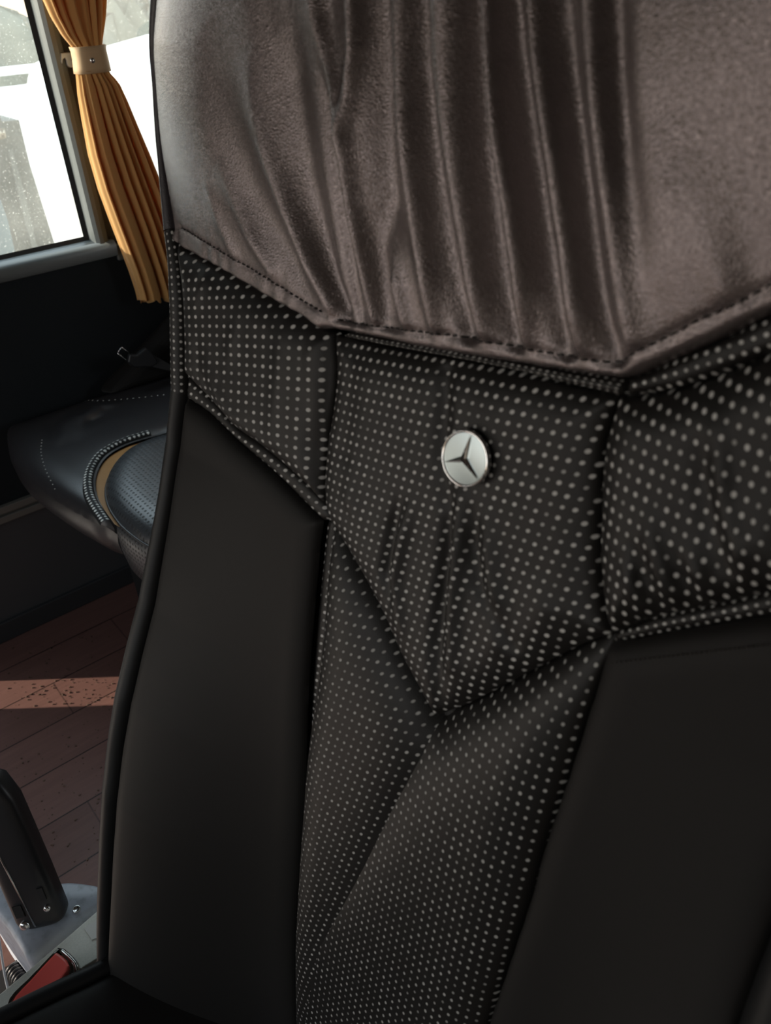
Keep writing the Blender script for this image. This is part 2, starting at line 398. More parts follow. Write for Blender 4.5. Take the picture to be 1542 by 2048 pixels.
# ================================================================== THE NEAR SEAT
Wd = np.array([-1621., -824., 1600.]); Wd /= np.linalg.norm(Wd)
Dd = np.array([-314., 3722., 1600.]); Dd /= np.linalg.norm(Dd)
SU = -(RW @ Wd); SV = -(RW @ Dd); SV -= SV.dot(SU)*SU; SV /= np.linalg.norm(SV); SN = np.cross(SU, SV)
SO = CAM+.37*ray(928, 918)
EV = np.array([-.7, -.54, -.46, -.357, -.27, -.23, -.19, -.13, -.07, 0., .5])
EE = np.array([.09, .085, .077, .066, .050, .039, .027, .015, .004, 0., 0.])
def sstep(x): x = np.clip(x, 0, 1); return x*x*(3-2*x)
def Bs(u, v):
    u = np.asarray(u, float); v = np.asarray(v, float)
    return np.interp(v, EV, EE)*sstep((np.abs(u)-.10)/.16)
def seat_uv(px, py, off=0.):
    """where the sight line of a traced point meets the backrest surface (plus off)"""
    r = ray(px, py); a = (SO-CAM).dot(SN); rn = r.dot(SN)
    best = None
    for n in np.linspace(-.05, .14, 96):
        p = CAM+(a+n)/rn*r-SO; u, v = p.dot(SU), p.dot(SV)
        g = n-(Bs(u, v)+off)
        if best is not None and best[0]*g <= 0:
            t = best[0]/(best[0]-g+1e-15); return best[1]+t*(u-best[1]), best[2]+t*(v-best[2])
        best = (g, u, v)
    return u, v
def SP(pts, step=.003, off=0., smooth=True):
    q = [seat_uv(*p, off) for p in pts]
    return catmull(q, step) if smooth else np.array(q)
def seat_world(u, v, n): return SO+np.outer(u, SU)+np.outer(v, SV)+np.outer(n, SN)
def lattice(p0, a, b, mp=seat_uv):
    q0 = np.array(mp(*p0)); qa = np.array(mp(p0[0]+a[0], p0[1]+a[1]))-q0; qb = np.array(mp(p0[0]+b[0], p0[1]+b[1]))-q0
    Mi = np.linalg.inv(np.column_stack([qa, qb]))
    return q0, Mi
def join(*cs):
    out = []
    for c in cs:
        for p in c:
            if not out or np.hypot(*(np.array(p)-out[-1])) > 1e-5: out.append(np.array(p))
    return np.array(out)
def panel(name, poly, step, hfun, mat, parent, lat=None, to_world=seat_world, skirt=.006, **kw):
    """upholstery panel: grid inside a closed outline, edge vertices snapped to it, height from hfun(u,v,d)"""
    lo = poly.min(0)-step*1.5; hi = poly.max(0)+step*1.5
    xs = np.arange(lo[0], hi[0]+step, step); ys = np.arange(lo[1], hi[1]+step, step)
    GX, GY = np.meshgrid(xs, ys); Q = np.column_stack([GX.ravel(), GY.ravel()])
    ins = inside(Q, poly); nx = len(xs)
    D, near, prm = dist_poly(Q, poly, closed=True)
    I = ins.reshape(GX.shape)
    cell = (I[:-1, :-1].astype(int)+I[1:, :-1]+I[:-1, 1:]+I[1:, 1:]) >= 1
    cy, cx = np.nonzero(cell)
    a = cy*nx+cx; F = np.column_stack([a, a+1, a+nx+1, a+nx])
    used = np.zeros(len(Q), bool); used[F.ravel()] = True
    snap = used & ~ins
    Q[snap] = near[snap]
    # inner points almost on the outline are pulled onto it too
    d = np.where(ins, D, 0.0); d[snap] = 0
    idx = np.full(len(Q), -1); idx[used] = np.arange(used.sum()); Qs = Q[used]; ds = d[used]
    h = hfun(Qs[:, 0], Qs[:, 1], ds)
    V = to_world(Qs[:, 0], Qs[:, 1], h)
    Fi = idx[F]
    uvs = None
    if lat is not None: uvs = (Qs-lat[0]) @ lat[1].T+.5
    faces = []
    for f in Fi:
        f = list(f)
        pts = []
        for i in f:
            if not pts or np.abs(Qs[i]-Qs[pts[-1]]).max() > 1e-6: pts.append(i)
        if len(pts) > 2 and np.abs(Qs[pts[0]]-Qs[pts[-1]]).max() < 1e-6: pts.pop()
        if len(pts) > 2: faces.append(tuple(pts))
    return mesh_obj(name, V, faces, mat, parent, uvs=uvs, **kw)
def pillow(d, R, A, sunk=.004): return A*np.sqrt(np.clip(1-(1-np.clip(d/R, 0, 1))**2, 0, 1))-sunk
class Folds:
    """gathered folds: raised or sunk creases along traced lines"""
    def __init__(s, off, items, mp=None):
        s.it = []
        mp = mp or (lambda x, y: seat_uv(x, y, off))
        for pts, amp, sig in items:
            q = np.array([mp(*p) for p in pts]); am = np.array(amp if hasattr(amp, '__len__') else [amp]*len(q), float)
            sg = np.array(sig if hasattr(sig, '__len__') else [sig]*len(q), float)
            if pts[0][1] < 0:       # carry the crease on upwards and let it die out
                dq = (q[0]-q[1])/np.linalg.norm(q[0]-q[1])
                ln = .07+.035*math.sin(pts[0][0]*.7)
                q = np.vstack([q[0]+dq*ln, q[0]+dq*ln*.5, q]); am = np.r_[0, am[0]*.8, am]; sg = np.r_[sg[0]*1.6, sg[0]*1.2, sg]
            s.it.append((q, am, sg))
    def __call__(s, u, v):
        Q = np.column_stack([u, v]); h = np.zeros(len(u))
        for q, am, sg in s.it:
            d, _, t = dist_poly(Q, q)
            k = np.arange(len(q)); a = np.interp(t, k, am); g = np.interp(t, k, sg)
            h += a*np.exp(-.5*(d/g)**2)
        return h

# ---- seams traced on the cover
uvT = [(-.268, .235), (-.255, .285), (-.215, .325), (-.12, .345), (0, .35), (.12, .345), (.215, .325), (.255, .285), (.27, .235), (.272, .18), (.27, .12)]
G_up = SP([(312, 0), (306, 90), (311, 180), (320, 290), (333, 380), (345, 456)])
G_mid = SP([(345, 456), (358, 520), (367, 600), (370, 700), (371, 790)])
G_low = SP([(371, 790), (358, 900), (335, 1050), (310, 1200), (285, 1300), (262, 1400), (245, 1500), (233, 1600), (226, 1700), (221, 1800), (217, 1880), (216, 1945)])
TOP = catmull([G_up[0]]+uvT, .004)                     # over the top, left to right
RDOWN = catmull([(.27, .12), (.268, .06), (.262, .03)], .004)
GR = catmull([(.262, .03), (.235, .000), (.205, -.025), (.188, -.05), (.182, -.08), (.180, -.12), (.181, -.17), (.185, -.25), (.19, -.35), (.195, -.56)], .004)
hem_c1 = (656, 658); hem_c2 = (1257, 755)
HEM_L = SP([(345, 478), (372, 497), (410, 516), (471, 547), (553, 595), (622, 634), hem_c1])
HEM_C = SP([hem_c1, (683, 658), (760, 673), (864, 695), (1028, 722), (1191, 747), hem_c2])
HEM_R = np.vstack([SP([hem_c2, (1300, 742), (1355, 717), (1465, 668), (1542, 629)]), catmull([seat_uv(1542, 629), (.17, .115), (.225, .122), (.27, .12)], .004)[1:]])
HEM = join(HEM_L, HEM_C, HEM_R)
STITCH = [SP([(345, 454), (372, 466), (417, 489), (485, 526), (553, 567), (610, 604), (652, 629)], .002, .008), SP([(668, 638), (700, 646), (800, 659), (918, 673), (1082, 703), (1191, 722), (1236, 724)], .002, .008),
          np.vstack([SP([(1236, 724), (1285, 700), (1328, 678), (1400, 641), (1465, 613), (1542, 569)], .002, .008), catmull([seat_uv(1542, 569, .008), (.18, .133), (.225, .138), (.262, .136)], .004)[1:]])]
WELT = SP([(683, 672), (760, 690), (973, 730), (1191, 782), (1240, 792), (1273, 790), (1355, 777), (1440, 748), (1542, 706)])
WELT_R = catmull([WELT[-1], (.17, .092), (.225, .098), (.27, .096)], .004)[1:]
SEAM_L = SP([(668, 664), (672, 740), (666, 810), (653, 890), (648, 960), (650, 1010), (658, 1040)])
SEAM_R = SP([(1236, 792), (1218, 850), (1206, 900), (1200, 1000), (1198, 1124), (1208, 1220), (1222, 1270)])
FOLD_L = SP([(371, 752), (382, 762), (430, 812), (471, 858), (526, 897), (588, 950), (640, 1003), (658, 1040)])
EDGE_L = SP([(366, 796), (417, 832), (471, 885), (540, 944), (622, 1026), (640, 1043)])
EDGE_L2 = SP([(640, 1043), (634, 1090), (624, 1200), (616, 1300), (610, 1400), (607, 1500), (604, 1600), (598, 1700), (592, 1800), (588, 1900), (591, 2048), (600, 2150)])
SP_L = SP([(658, 1040), (656, 1100), (648, 1250), (638, 1350), (623, 1450), (613, 1540), (607, 1620), (601, 1700), (595, 1800), (591, 1900), (594, 2048), (603, 2150)])
CEN_LL = SP([(658, 1040), (704, 1114), (757, 1210), (800, 1306), (846, 1393), (869, 1434)])
CEN_LR = SP([(869, 1434), (944, 1404), (1040, 1354), (1136, 1303), (1190, 1280), (1222, 1270)])
SP_R = SP([(1222, 1270), (1212, 1300), (1198, 1350), (1170, 1440), (1145, 1520), (1118, 1600), (1085, 1700), (1058, 1800), (1025, 1900), (998, 1980), (975, 2048), (945, 2150)])
FOLD_R = np.vstack([SP([(1222, 1270), (1303, 1240), (1380, 1224), (1460, 1207), (1542, 1186)]), catmull([seat_uv(1542, 1186), (.175, .005), (.215, .012), (.262, .03)], .004)[1:]])
EDGE_R = np.vstack([SP([(1216, 1290), (1263, 1283), (1340, 1268), (1406, 1257), (1542, 1236)]), catmull([seat_uv(1542, 1236), (.168, -.010), (.195, -.012), (.222, -.012)], .004)[1:]])
SPV = SP([(869, 1434), (856, 1480), (848, 1508), (824, 1560), (800, 1606), (765, 1680), (720, 1770), (660, 1880)])

near = thing('bus_seat', 'black leather bus seat with dotted panels and a gathered headrest, filling the foreground', 'seat', (-.2, .25, 0.))

# gathered headrest cover
HO = .016
folds = Folds(HO, [
    ([(560, -60), (575, 60), (590, 160)], [.0010, .0010, 0], .006),
    ([(636, -60), (650, 40), (690, 190), (708, 300), (720, 458), (727, 640)], [.0016, .002, .0028, .003, .003, .002], [.0035, .0035, .0035, .0035, .003, .0025]),
    ([(724, -60), (727, 100), (716, 230), (704, 320)], [.0025, .0025, .002, 0], .0028),
    ([(812, -60), (818, 100), (830, 250), (841, 400), (848, 560), (850, 660)], [.0022, .0025, .003, .003, .0026, .0018], [.005, .005, .0045, .004, .0035, .003]),
    ([(905, -60), (908, 100), (922, 250), (935, 400), (944, 560), (950, 680)], [.003, .0032, .0034, .0034, .003, .002], [.0075, .0075, .006, .005, .004, .0035]),
    ([(1003, -60), (1012, 130), (1026, 280), (1038, 400), (1041, 540), (1030, 690)], [.0040, .0042, .0042, .004, .0036, .002], [.0035, .0035, .0035, .004, .004, .0035]),
    ([(1078, -60), (1095, 100), (1118, 220), (1133, 330), (1138, 480), (1140, 640), (1140, 715)], [.0030, .0034, .0038, .0040, .0036, .003, .002], [.0045, .0045, .0045, .0045, .0045, .0045, .0035]),
    ([(1185, -60), (1196, 100), (1210, 250), (1221, 380), (1226, 520), (1232, 640), (1240, 712)], [.0018, .0022, .0028, .0032, .0034, .003, .0018], [.004, .004, .004, .0045, .005, .005, .004]),
    ([(500, 100), (525, 220), (550, 310), (580, 420), (610, 520), (640, 612)], [.0, .0014, .0022, .0026, .0028, .0022], [.007, .006, .005, .0045, .004, .0035]),
    ([(440, 320), (470, 400), (500, 480), (528, 542)], [0, .0012, .0020, .0016], [.005, .0045, .004, .0035]),
    ([(404, 360), (425, 430), (445, 490), (452, 505)], [0, .0008, .0012, .0010], .0035),
    ([(768, 420), (772, 500), (782, 570), (790, 648)], [0, .0018, .0026, .0018], [.004, .004, .0035, .003]),
    ([(1300, 250), (1330, 400), (1350, 520), (1362, 655)], [0, .0012, .0014, .001], [.012, .009, .007, .005]),
    ([(1400, 300), (1420, 460), (1430, 560), (1432, 620)], [0, .0012, .0016, .0014], [.009, .006, .005, .004]),
    ([(1275, 420), (1285, 540), (1285, 690)], [.0, .0010, .0012], .005),
    # valleys
    ([(560, -40), (590, 150), (612, 330), (640, 540), (664, 650)], [-.0018, -.0030, -.0040, -.0042, -.004], [.010, .010, .009, .006, .004]),
    ([(420, 60), (455, 200), (510, 380), (570, 520), (604, 600)], [0, -.0012, -.0022, -.0024, -.001], [.012, .012, .009, .006, .004]),
    ([(672, -60), (676, 200), (690, 420), (694, 640)], [-.001, -.0014, -.0018, -.002], [.005, .005, .004, .003]),
    ([(768, -60), (775, 200), (778, 400), (752, 560), (748, 645)], [-.0040, -.0042, -.0040, -.003, -.002], .007),
    ([(860, -60), (866, 150), (880, 350), (890, 500), (910, 680)], [-.0032, -.0034, -.0034, -.0032, -.0028], [.005, .005, .006, .006, .003]),
    ([(968, -60), (975, 200), (985, 400), (992, 560), (1008, 700)], [-.0030, -.0032, -.0034, -.0032, -.0026], [.0045, .0045, .005, .005, .003]),
    ([(1046, -60), (1062, 150), (1080, 350), (1092, 500), (1110, 712)], [-.0028, -.003, -.0034, -.0034, -.0026], [.0045, .0045, .005, .005, .003]),
    ([(1142, -60), (1160, 150), (1175, 300), (1185, 450), (1198, 600), (1216, 730)], [-.002, -.0026, -.0032, -.0034, -.0034, -.0026], [.005, .005, .005, .005, .0045, .003]),
    ([(1240, -60), (1246, 150), (1254, 350), (1262, 520), (1268, 640)], [-.0022, -.0026, -.0024, -.0014, -.0006], [.0035, .0035, .004, .005, .005]),
])
rng = np.random.RandomState(3)
ST_ALL = STITCH
def h_head(u, v, d):
    Q = np.column_stack([u, v])
    dh, _, ph = dist_poly(Q, HEM)
    h = Bs(u, v)+.008*np.sqrt(np.clip(1-(1-np.clip(dh/.0035, 0, 1))**2, 0, 1))+.003*sstep(dh/.03)
    h = h+.010*sstep(dh/.09)
    # rounding to the outer edge
    side = join(G_up[::-1], TOP, RDOWN[:1])
    dsd, _, _ = dist_poly(Q, side)
    b0 = Bs(u, v); h = b0+(h-b0)*(1-(1-np.clip(dsd/.095, 0, 1))**2)-.003*(1-np.clip(dsd/.006, 0, 1))**2
    fade = sstep((dh-.0015)/.012)
    h = h+2.0*folds(u, v)*(.22+.78*fade)
    for s in ST_ALL:
        ds, _, _ = dist_poly(Q, s); h = h-.0010*np.exp(-.5*(ds/.0012)**2)
    # puckers crossing the stitching
    h = h+.0005*np.sin(ph*1.15+2*np.sin(ph*.31))*np.exp(-dh/.012)
    # leather creases
    return h
head_poly = join(G_up[::-1], TOP, HEM_R[::-1], HEM_C[::-1], HEM_L[::-1])
panel('headrest_cover', head_poly, .00115, h_head, M['headleather'], near, label='gathered brown black glossy leather')

# stitching of the hem
th = MB()
for s in STITCH:
    seg = np.hypot(*np.diff(s, axis=0).T); cum = np.r_[0, np.cumsum(seg)]
    for a in np.arange(.0015, cum[-1]-.002, .0042):
        q = np.array([[np.interp(a+k, cum, s[:, 0]), np.interp(a+k, cum, s[:, 1])] for k in (0, .0013, .0026)])
        hh = h_head(q[:, 0], q[:, 1], np.full(3, .01))+np.array([.0000, .0009, .0000])
        th.tube(seat_world(q[:, 0], q[:, 1], hh), .00042, 5)
th.build('hem_stitching', M['thread'], near)

# perforated panels
lat_c = lattice((776.6, 744.5), (15.6, 3.1), (-4.6, 19.2))
lat_r = lattice((1391, 965.7), (22.3, 10.4), (-7, 28.3))
lat_l = lattice((468, 669.8), (15, .4), (0, 18.5))
lat_sl = lattice((725.7, 1244), (14.5, 5.6), (-5.4, 16.9))
lat_sr = lattice((1036.6, 1510), (16.9, 10.5), (-4.9, 20.7))
lat_bl = lattice((505, 914), (13, 9.5), (-8, 11))
lat_br = lattice((1380, 1240), (20, -4), (6, 14))
lat_w = lattice((900, 705), (12, 2.2), (-2, 6))
lat_e = lattice((644, 1165), (16, 3), (-1.9, 16.5))

welt_poly = join(HEM_C[6:], HEM_R, WELT_R[::-1], WELT[::-1])
wk = int(np.argmin(np.hypot(*(WELT-np.array(seat_uv(1262, 790))).T)))
lat_wr = lattice((1420, 705), (23, -7), (5, 21))
wp1 = join(HEM_C[6:], WELT[:wk+1][::-1]); wp2 = join(HEM_R, WELT_R[::-1], WELT[wk:][::-1])
for wp_, lt_ in ((wp1, lat_w), (wp2, lat_wr)):
    panel('dotted_welt', wp_, .0013, lambda u, v, d: Bs(u, v)+pillow(d, .004, .006, .003), M['perf'], near, lt_)

cf = Folds(.008, [
    ([(872, 690), (876, 800), (872, 900), (880, 1000)], [-.001, -.0022, -.002, -.001], .0035),
    ([(892, 1000), (884, 1100), (872, 1200), (866, 1300), (866, 1400)], [-.001, -.0030, -.0030, -.0022, -.001], [.003, .003, .003, .0035, .004]),
    ([(912, 1000), (905, 1100), (895, 1220), (890, 1330)], [.0012, .0024, .0018, .001], .004),
    ([(960, 1000), (968, 1100), (980, 1200), (985, 1290)], [.0, .0016, .0018, .001], [.004, .004, .004, .005]),
    ([(945, 1010), (938, 1090), (950, 1180), (1010, 1290)], [0, -.0018, -.0018, -.0012], .0035),
    ([(800, 980), (776, 1060), (762, 1150), (770, 1200)], [0, -.0022, -.0024, -.001], .003),
    ([(822, 985), (796, 1070), (780, 1160), (790, 1260)], [0, .0018, .0018, .0008], .0035),
    ([(690, 700), (684, 800), (672, 900)], -.0010, .006),
    ([(700, 920), (692, 1000), (720, 1080)], [0, .0012, 0], .005),
    ([(1060, 1150), (1075, 1220), (1060, 1300)], [0, .0012, 0], .006),
    ([(1010, 740), (985, 850), (980, 950)], [.0004, .0008, .0004], .010),
])
cen_poly = join(WELT[(WELT[:, 0] < SEAM_R[0][0])], SEAM_R, CEN_LR[::-1], CEN_LL[::-1], SEAM_L[::-1])
panel('center_panel', cen_poly, .0014, lambda u, v, d: Bs(u, v)+pillow(d, .020, .008, .003)+1.5*cf(u, v)*sstep(d/.006), M['perf'], near, lat_c)

rf_ = Folds(.01, [
    ([(1425, 840), (1432, 960), (1440, 1020), (1470, 1110), (1480, 1170)], [.0004, .0020, .0014, .0018, .0010], .003),
    ([(1290, 1000), (1300, 1090), (1330, 1190)], [0, .0016, .0010], .003),
    ([(1245, 1090), (1255, 1160), (1270, 1220)], [0, .0014, .0008], .0028),
    ([(1360, 1080), (1385, 1150), (1400, 1200)], [0, .0016, .001], .0028),
    ([(1268, 1080), (1278, 1160), (1300, 1220)], [0, -.0016, -.001], .003),
    ([(1400, 860), (1405, 960), (1415, 1040), (1440, 1130)], [0, -.0016, -.0014, -.001], .004),
    ([(1345, 1090), (1360, 1160), (1370, 1210)], [0, -.0014, -.0008], .003),
    ([(1520, 980), (1510, 1080), (1530, 1150)], [0, .0014, .0008], .004),
])
right_poly = join(WELT[(WELT[:, 0] >= SEAM_R[0][0])], WELT_R, RDOWN, FOLD_R[::-1], SEAM_R[::-1])
panel('wing_panel', right_poly, .0014, lambda u, v, d: Bs(u, v)+pillow(d, .020, .012, .004)+1.7*rf_(u, v)*sstep(d/.005), M['perf'], near, lat_r)

lf = Folds(.008, [
    ([(560, 640), (556, 720), (548, 800), (540, 870)], [.0006, .0012, .001, .0006], .005),
    ([(470, 620), (462, 680), (450, 740)], [.0, .0010, .0], .004),
    ([(400, 560), (388, 600), (385, 640)], [.0008, .001, 0], .004),
    ([(600, 700), (604, 800), (612, 900), (625, 960)], [-.0006, -.0012, -.0012, -.0008], .005),
    ([(410, 720), (425, 780), (455, 830), (520, 890)], [.0005, .0012, .0014, .0008], .0035),
    ([(640, 680), (640, 780), (632, 900)], [-.001, -.0016, -.001], .005),
    ([(390, 690), (392, 740), (410, 780)], [-.0004, -.001, -.0006], .0035),
])
wl_poly = join(HEM_L, SEAM_L, FOLD_L[::-1], G_mid[::-1][6:])
panel('wing_panel', wl_poly, .0014, lambda u, v, d: Bs(u, v)+pillow(d, .020, .012, .005)+lf(u, v)*sstep(d/.005), M['perf'], near, lat_l)

bl_poly = join(FOLD_L, SP_L[:1], EDGE_L[::-1])
panel('dotted_seam_band', bl_poly, .0013, lambda u, v, d: Bs(u, v)+pillow(d, .006, .003, .002)-.002, M['perf'], near, lat_bl)
el_poly = join(SP_L[:int(len(SP_L)*.62)], EDGE_L2[:int(len(EDGE_L2)*.62)][::-1])
panel('dotted_seam_band', el_poly, .0013, lambda u, v, d: Bs(u, v)-.006+pillow(d, .005, .002, .001), M['perf'], near, lat_e)
br_poly = join(FOLD_R[:-3], EDGE_R[::-1])
panel('dotted_seam_band', br_poly, .0013, lambda u, v, d: Bs(u, v)+pillow(d, .006, .003, .002)-.003, M['perf'], near, lat_br)

def spine_h(fr):
    def f(u, v, d):
        Q = np.column_stack([u, v]); dv, _, tv = dist_poly(Q, SPV)
        k = np.interp(tv, [0, len(SPV)*.45, len(SPV)-1], [1., .55, .15])
        cen = np.column_stack([CEN_LL.T, CEN_LR.T]).T; dc, _, _ = dist_poly(Q, join(CEN_LL, CEN_LR))
        sd = np.minimum(dist_poly(Q, SP_L)[0], dist_poly(Q, SP_R)[0])
        return Bs(u, v)-.004+pillow(sd, .030, .014, 0)*(1-.92*np.exp(-dc/.016))-.004*np.exp(-dc/.006)-.007*k*np.exp(-dv/.013)
    return f
spl_poly = join(CEN_LL, SPV, SP_L[-1:], SP_L[::-1])
SPE = SPV[-1]
bot = np.array([[SP_L[-1][0], SP_L[-1][1]-.02], [SP_R[-1][0], SP_R[-1][1]-.16]])
spl_poly = join(CEN_LL, SPV, bot[:1], SP_L[::-1])
panel('spine_panel', spl_poly, .0015, spine_h(0), M['spine'], near, lat_sl)
spr_poly = join(CEN_LR, SP_R, bot[1:], bot[:1], SPV[::-1])
panel('spine_panel', spr_poly, .0015, spine_h(1), M['spine'], near, lat_sr)

# smooth bolsters
bo_poly = join(EDGE_L, EDGE_L2, [(-.10, -.57), (-.255, -.57)], G_low[::-1])
def h_bol(u, v, d): return Bs(u, v)+pillow(d, .016, .007, .003)
panel('side_bolster', bo_poly, .002, h_bol, M['smooth'], near, label='plain dark grey upholstery')
ri = int(np.argmin(np.abs(GR[:, 1]+.012)))
bor_poly = join(EDGE_R, GR[ri:], bot[1:], SP_R[::-1])
panel('side_bolster', bor_poly, .002, h_bol, M['smooth'], near, label='plain dark grey upholstery')
sb = MB()
for (x0, y0), (x1, y1), dy in (((1222, 1325), (1542, 1288), 0),):
    n = 34
    for i in range(n):
        t = i/n; q = np.array([seat_uv(x0+(x1-x0)*(t+k)+0, y0+(y1-y0)*(t+k)-6*math.sin(math.pi*t)*0, .004) for k in (0, .006, .012)])
        hh = Bs(q[:, 0], q[:, 1])+.0042+np.array([0, .0006, 0])
        sb.tube(seat_world(q[:, 0], q[:, 1], hh), .0003, 5)
sb.build('bolster_stitching', simple('grey_thread', (.05, .045, .04), .7), near)

# edge roll running round the backrest
def strip(name, curve, rads, mat, lat_pitch=None, down=.075):
    c = np.array(curve); n = len(c); t = np.gradient(c, axis=0); t /= np.hypot(*t.T)[:, None]
    o = np.column_stack([t[:, 1], -t[:, 0]])           # outward when the curve runs top to bottom on the left
    cum = np.r_[0, np.cumsum(np.hypot(*np.diff(c, axis=0).T))]
    r = np.interp(cum/cum[-1], np.linspace(0, 1, len(rads)), rads)
    ang = np.radians(np.r_[200, np.arange(180, -1, -12)]); rows = []; uvs = []
    k = .35*np.sin(cum*900)
    for j, a in enumerate(ang):
        p = c+o*(r+r*math.cos(a))[:, None]; hgt = Bs(c[:, 0], c[:, 1])-.004+r*math.sin(a)*1.1
        rows.append(seat_world(p[:, 0], p[:, 1], hgt)); uvs.append(np.column_stack([np.full(n, j*12*math.pi/180*np.mean(r)/.0047), cum/.0047]))
    for dd in (.3, 1.):
        p = c+o*(2*r)[:, None]; hgt = Bs(c[:, 0], c[:, 1])-.004-down*dd
        rows.append(seat_world(p[:, 0], p[:, 1], hgt)); uvs.append(np.column_stack([np.full(n, (np.pi*np.mean(r)+down*dd)/.0047), cum/.0047]))
    V = np.vstack(rows); m = len(rows)
    F = [(j*n+i, j*n+i+1, (j+1)*n+i+1, (j+1)*n+i) for j in range(m-1) for i in range(n-1)]
    return mesh_obj(name, V, F, mat, near, uvs=np.vstack(uvs))
left_up = join(TOP[:12][::-1], G_up)
strip('headrest_side', left_up, [.004, .0045, .0035, .004, .006], M['sideleather'])
strip('dotted_side', G_mid, [.006, .008, .0085, .0085], M['perf'])
strip('edge_piping', G_low, [.0085, .0082, .0095, .0100, .0100, .0098, .0095, .0085], M['piping'])
strip('headrest_side', join(RDOWN, TOP[12:][::-1])[::-1][::-1][::-1] if False else np.array(join(TOP[11:], RDOWN))[::-1], [.006, .006], M['sideleather'])
strip('edge_piping', GR[::-1], [.016, .014, .010], M['piping'])
# shell behind the cover
shell_poly = join(G_up[::-1], TOP, RDOWN, GR, [(.19, -.60), (-.25, -.60)], G_low[::-1], G_mid[::-1])
sh = panel('backrest_shell', shell_poly, .006, lambda u, v, d: Bs(u, v)-.0095, M['shell'], near)
sm = sh.modifiers.new('solid', 'SOLIDIFY'); sm.thickness = .075; sm.offset = -1

# round emblem
ec = seat_world(*[np.array([x]) for x in seat_uv(928, 918, .011)], np.array([.0095]))[0]
en = np.array([.105, -.94, .305]); en /= np.linalg.norm(en)
EU = SU-SU.dot(en)*en; EU /= np.linalg.norm(EU); EV_ = np.cross(en, EU)
ER = .0130
bd = MB().lathe(ec-en*.0015, en, [(ER*.96, 0), (ER, .0010), (ER*.995, .0024), (ER*.96, .0033), (ER*.915, .0033), (ER*.885, .0026)], 64)
emblem = bd.build('emblem', M['chrome'], near, label='round silver emblem with a three pointed star')
disc = []; seg = 64; rr_ = np.linspace(0, ER*.89, 14)
dv = [ec+en*(.0006+.0008)]; df_ = []
for i, r in enumerate(rr_[1:]):
    for k in range(seg):
        a = 2*math.pi*k/seg
        dv.append(ec+EU*r*math.cos(a)+EV_*r*math.sin(a)+en*(.0014-.0003*(r/ER)**2))
for k in range(seg): df_.append((0, 1+k, 1+(k+1) % seg))
for i in range(len(rr_)-2):
    for k in range(seg): df_.append((1+i*seg+k, 1+(i+1)*seg+k, 1+(i+1)*seg+(k+1) % seg, 1+i*seg+(k+1) % seg))
mesh_obj('emblem_disc', dv, df_, M['silver'], emblem)
star = MB()
for k in range(3):
    a = math.radians(84+120*k); dr = EU*math.cos(a)+EV_*math.sin(a); sd_ = -EU*math.sin(a)+EV_*math.cos(a)
    tip = ec+dr*ER*.90+en*.0019; w = ER*.115
    apex = ec+en*.0046
    l = ec+dr*w*.6+sd_*w+en*.0012; r = ec+dr*w*.6-sd_*w+en*.0012
    star.add([apex, l, tip, r], [(0, 1, 2), (0, 2, 3)])
star.build('emblem_star', M['chrome'], emblem, smooth=False)

# seat cushion (lies below, only its left bolster shows)
def cu_world(u, v, n): return np.column_stack([u, v, n])
def top_z(x, y): return .49+.0*x
cush = [(-.430, .04), (-.435, .006), (-.443, -.027), (-.453, -.073), (-.470, -.16), (-.468, -.28), (-.43, -.37), (-.33, -.41), (-.2, -.43), (-.06, -.41), (.0, -.36), (.03, -.25), (.03, .06)]
CP = catmull([(-.430, .04), (-.435, .006), (-.443, -.027), (-.453, -.073), (-.470, -.16), (-.468, -.28), (-.43, -.37), (-.33, -.41), (-.2, -.43), (-.06, -.41), (.0, -.36), (.03, -.25), (.03, .06)], .006)
def h_c(u, v, d):
    bol = sstep((np.abs(u+.215)-.11)/.10)
    return .470+.028*bol+pillow(d, .012, .006, .004)
cushp = join(CP, [(.03, .17), (-.40, .17)])
panel('seat_cushion', cushp, .004, h_c, M['smooth'], near, to_world=cu_world)
cs = MB(); n = len(CP)
t = np.gradient(CP, axis=0); t /= np.hypot(*t.T)[:, None]; o = np.column_stack([-t[:, 1], t[:, 0]])*-1
if (CP[0]+o[0]*.01)[0] > CP[0][0]: o = -o
rows = []; rad = .0075
for a in np.radians(np.r_[200, np.arange(180, -31, -15)]):
    p = CP+o*(rad+rad*math.cos(a)); z = h_c(CP[:, 0], CP[:, 1], np.zeros(n))+.002+rad*math.sin(a)*1.0
    rows.append(np.column_stack([p, z]))
for dz in (.03, .10):
    p = CP+o*(rad*1.6); rows.append(np.column_stack([p, h_c(CP[:, 0], CP[:, 1], np.zeros(n))-dz]))
m = len(rows)
mesh_obj('cushion_piping', np.vstack(rows), [(j*n+i, j*n+i+1, (j+1)*n+i+1, (j+1)*n+i) for j in range(m-1) for i in range(n-1)], M['piping'], near)
MB().prism([(x, y, .36) for x, y in CP[::6]], (0, 0, .10)).build('cushion_base', M['shell'], near, smooth=False)
MB().box((-.40, -.30, 0), (-.02, .10, .36)).build('seat_pedestal', M['shell'], near, smooth=False, bevel=.02)

# ================================================================== FAR SEAT BY THE WINDOW
FZ = .50
far = thing('bus_seat', 'black leather bus seat with tan trim line, beside the wall under the curtained window', 'seat', (-1.2, .5, 0.))
def far_uv(px, py, z=FZ): p = at_z(px, py, z); return p[0], p[1]
def far_world(u, v, n): return np.column_stack([u, v, n])
def FP(pts, z=FZ, step=.006): return catmull([far_uv(*p, z) for p in pts], step)
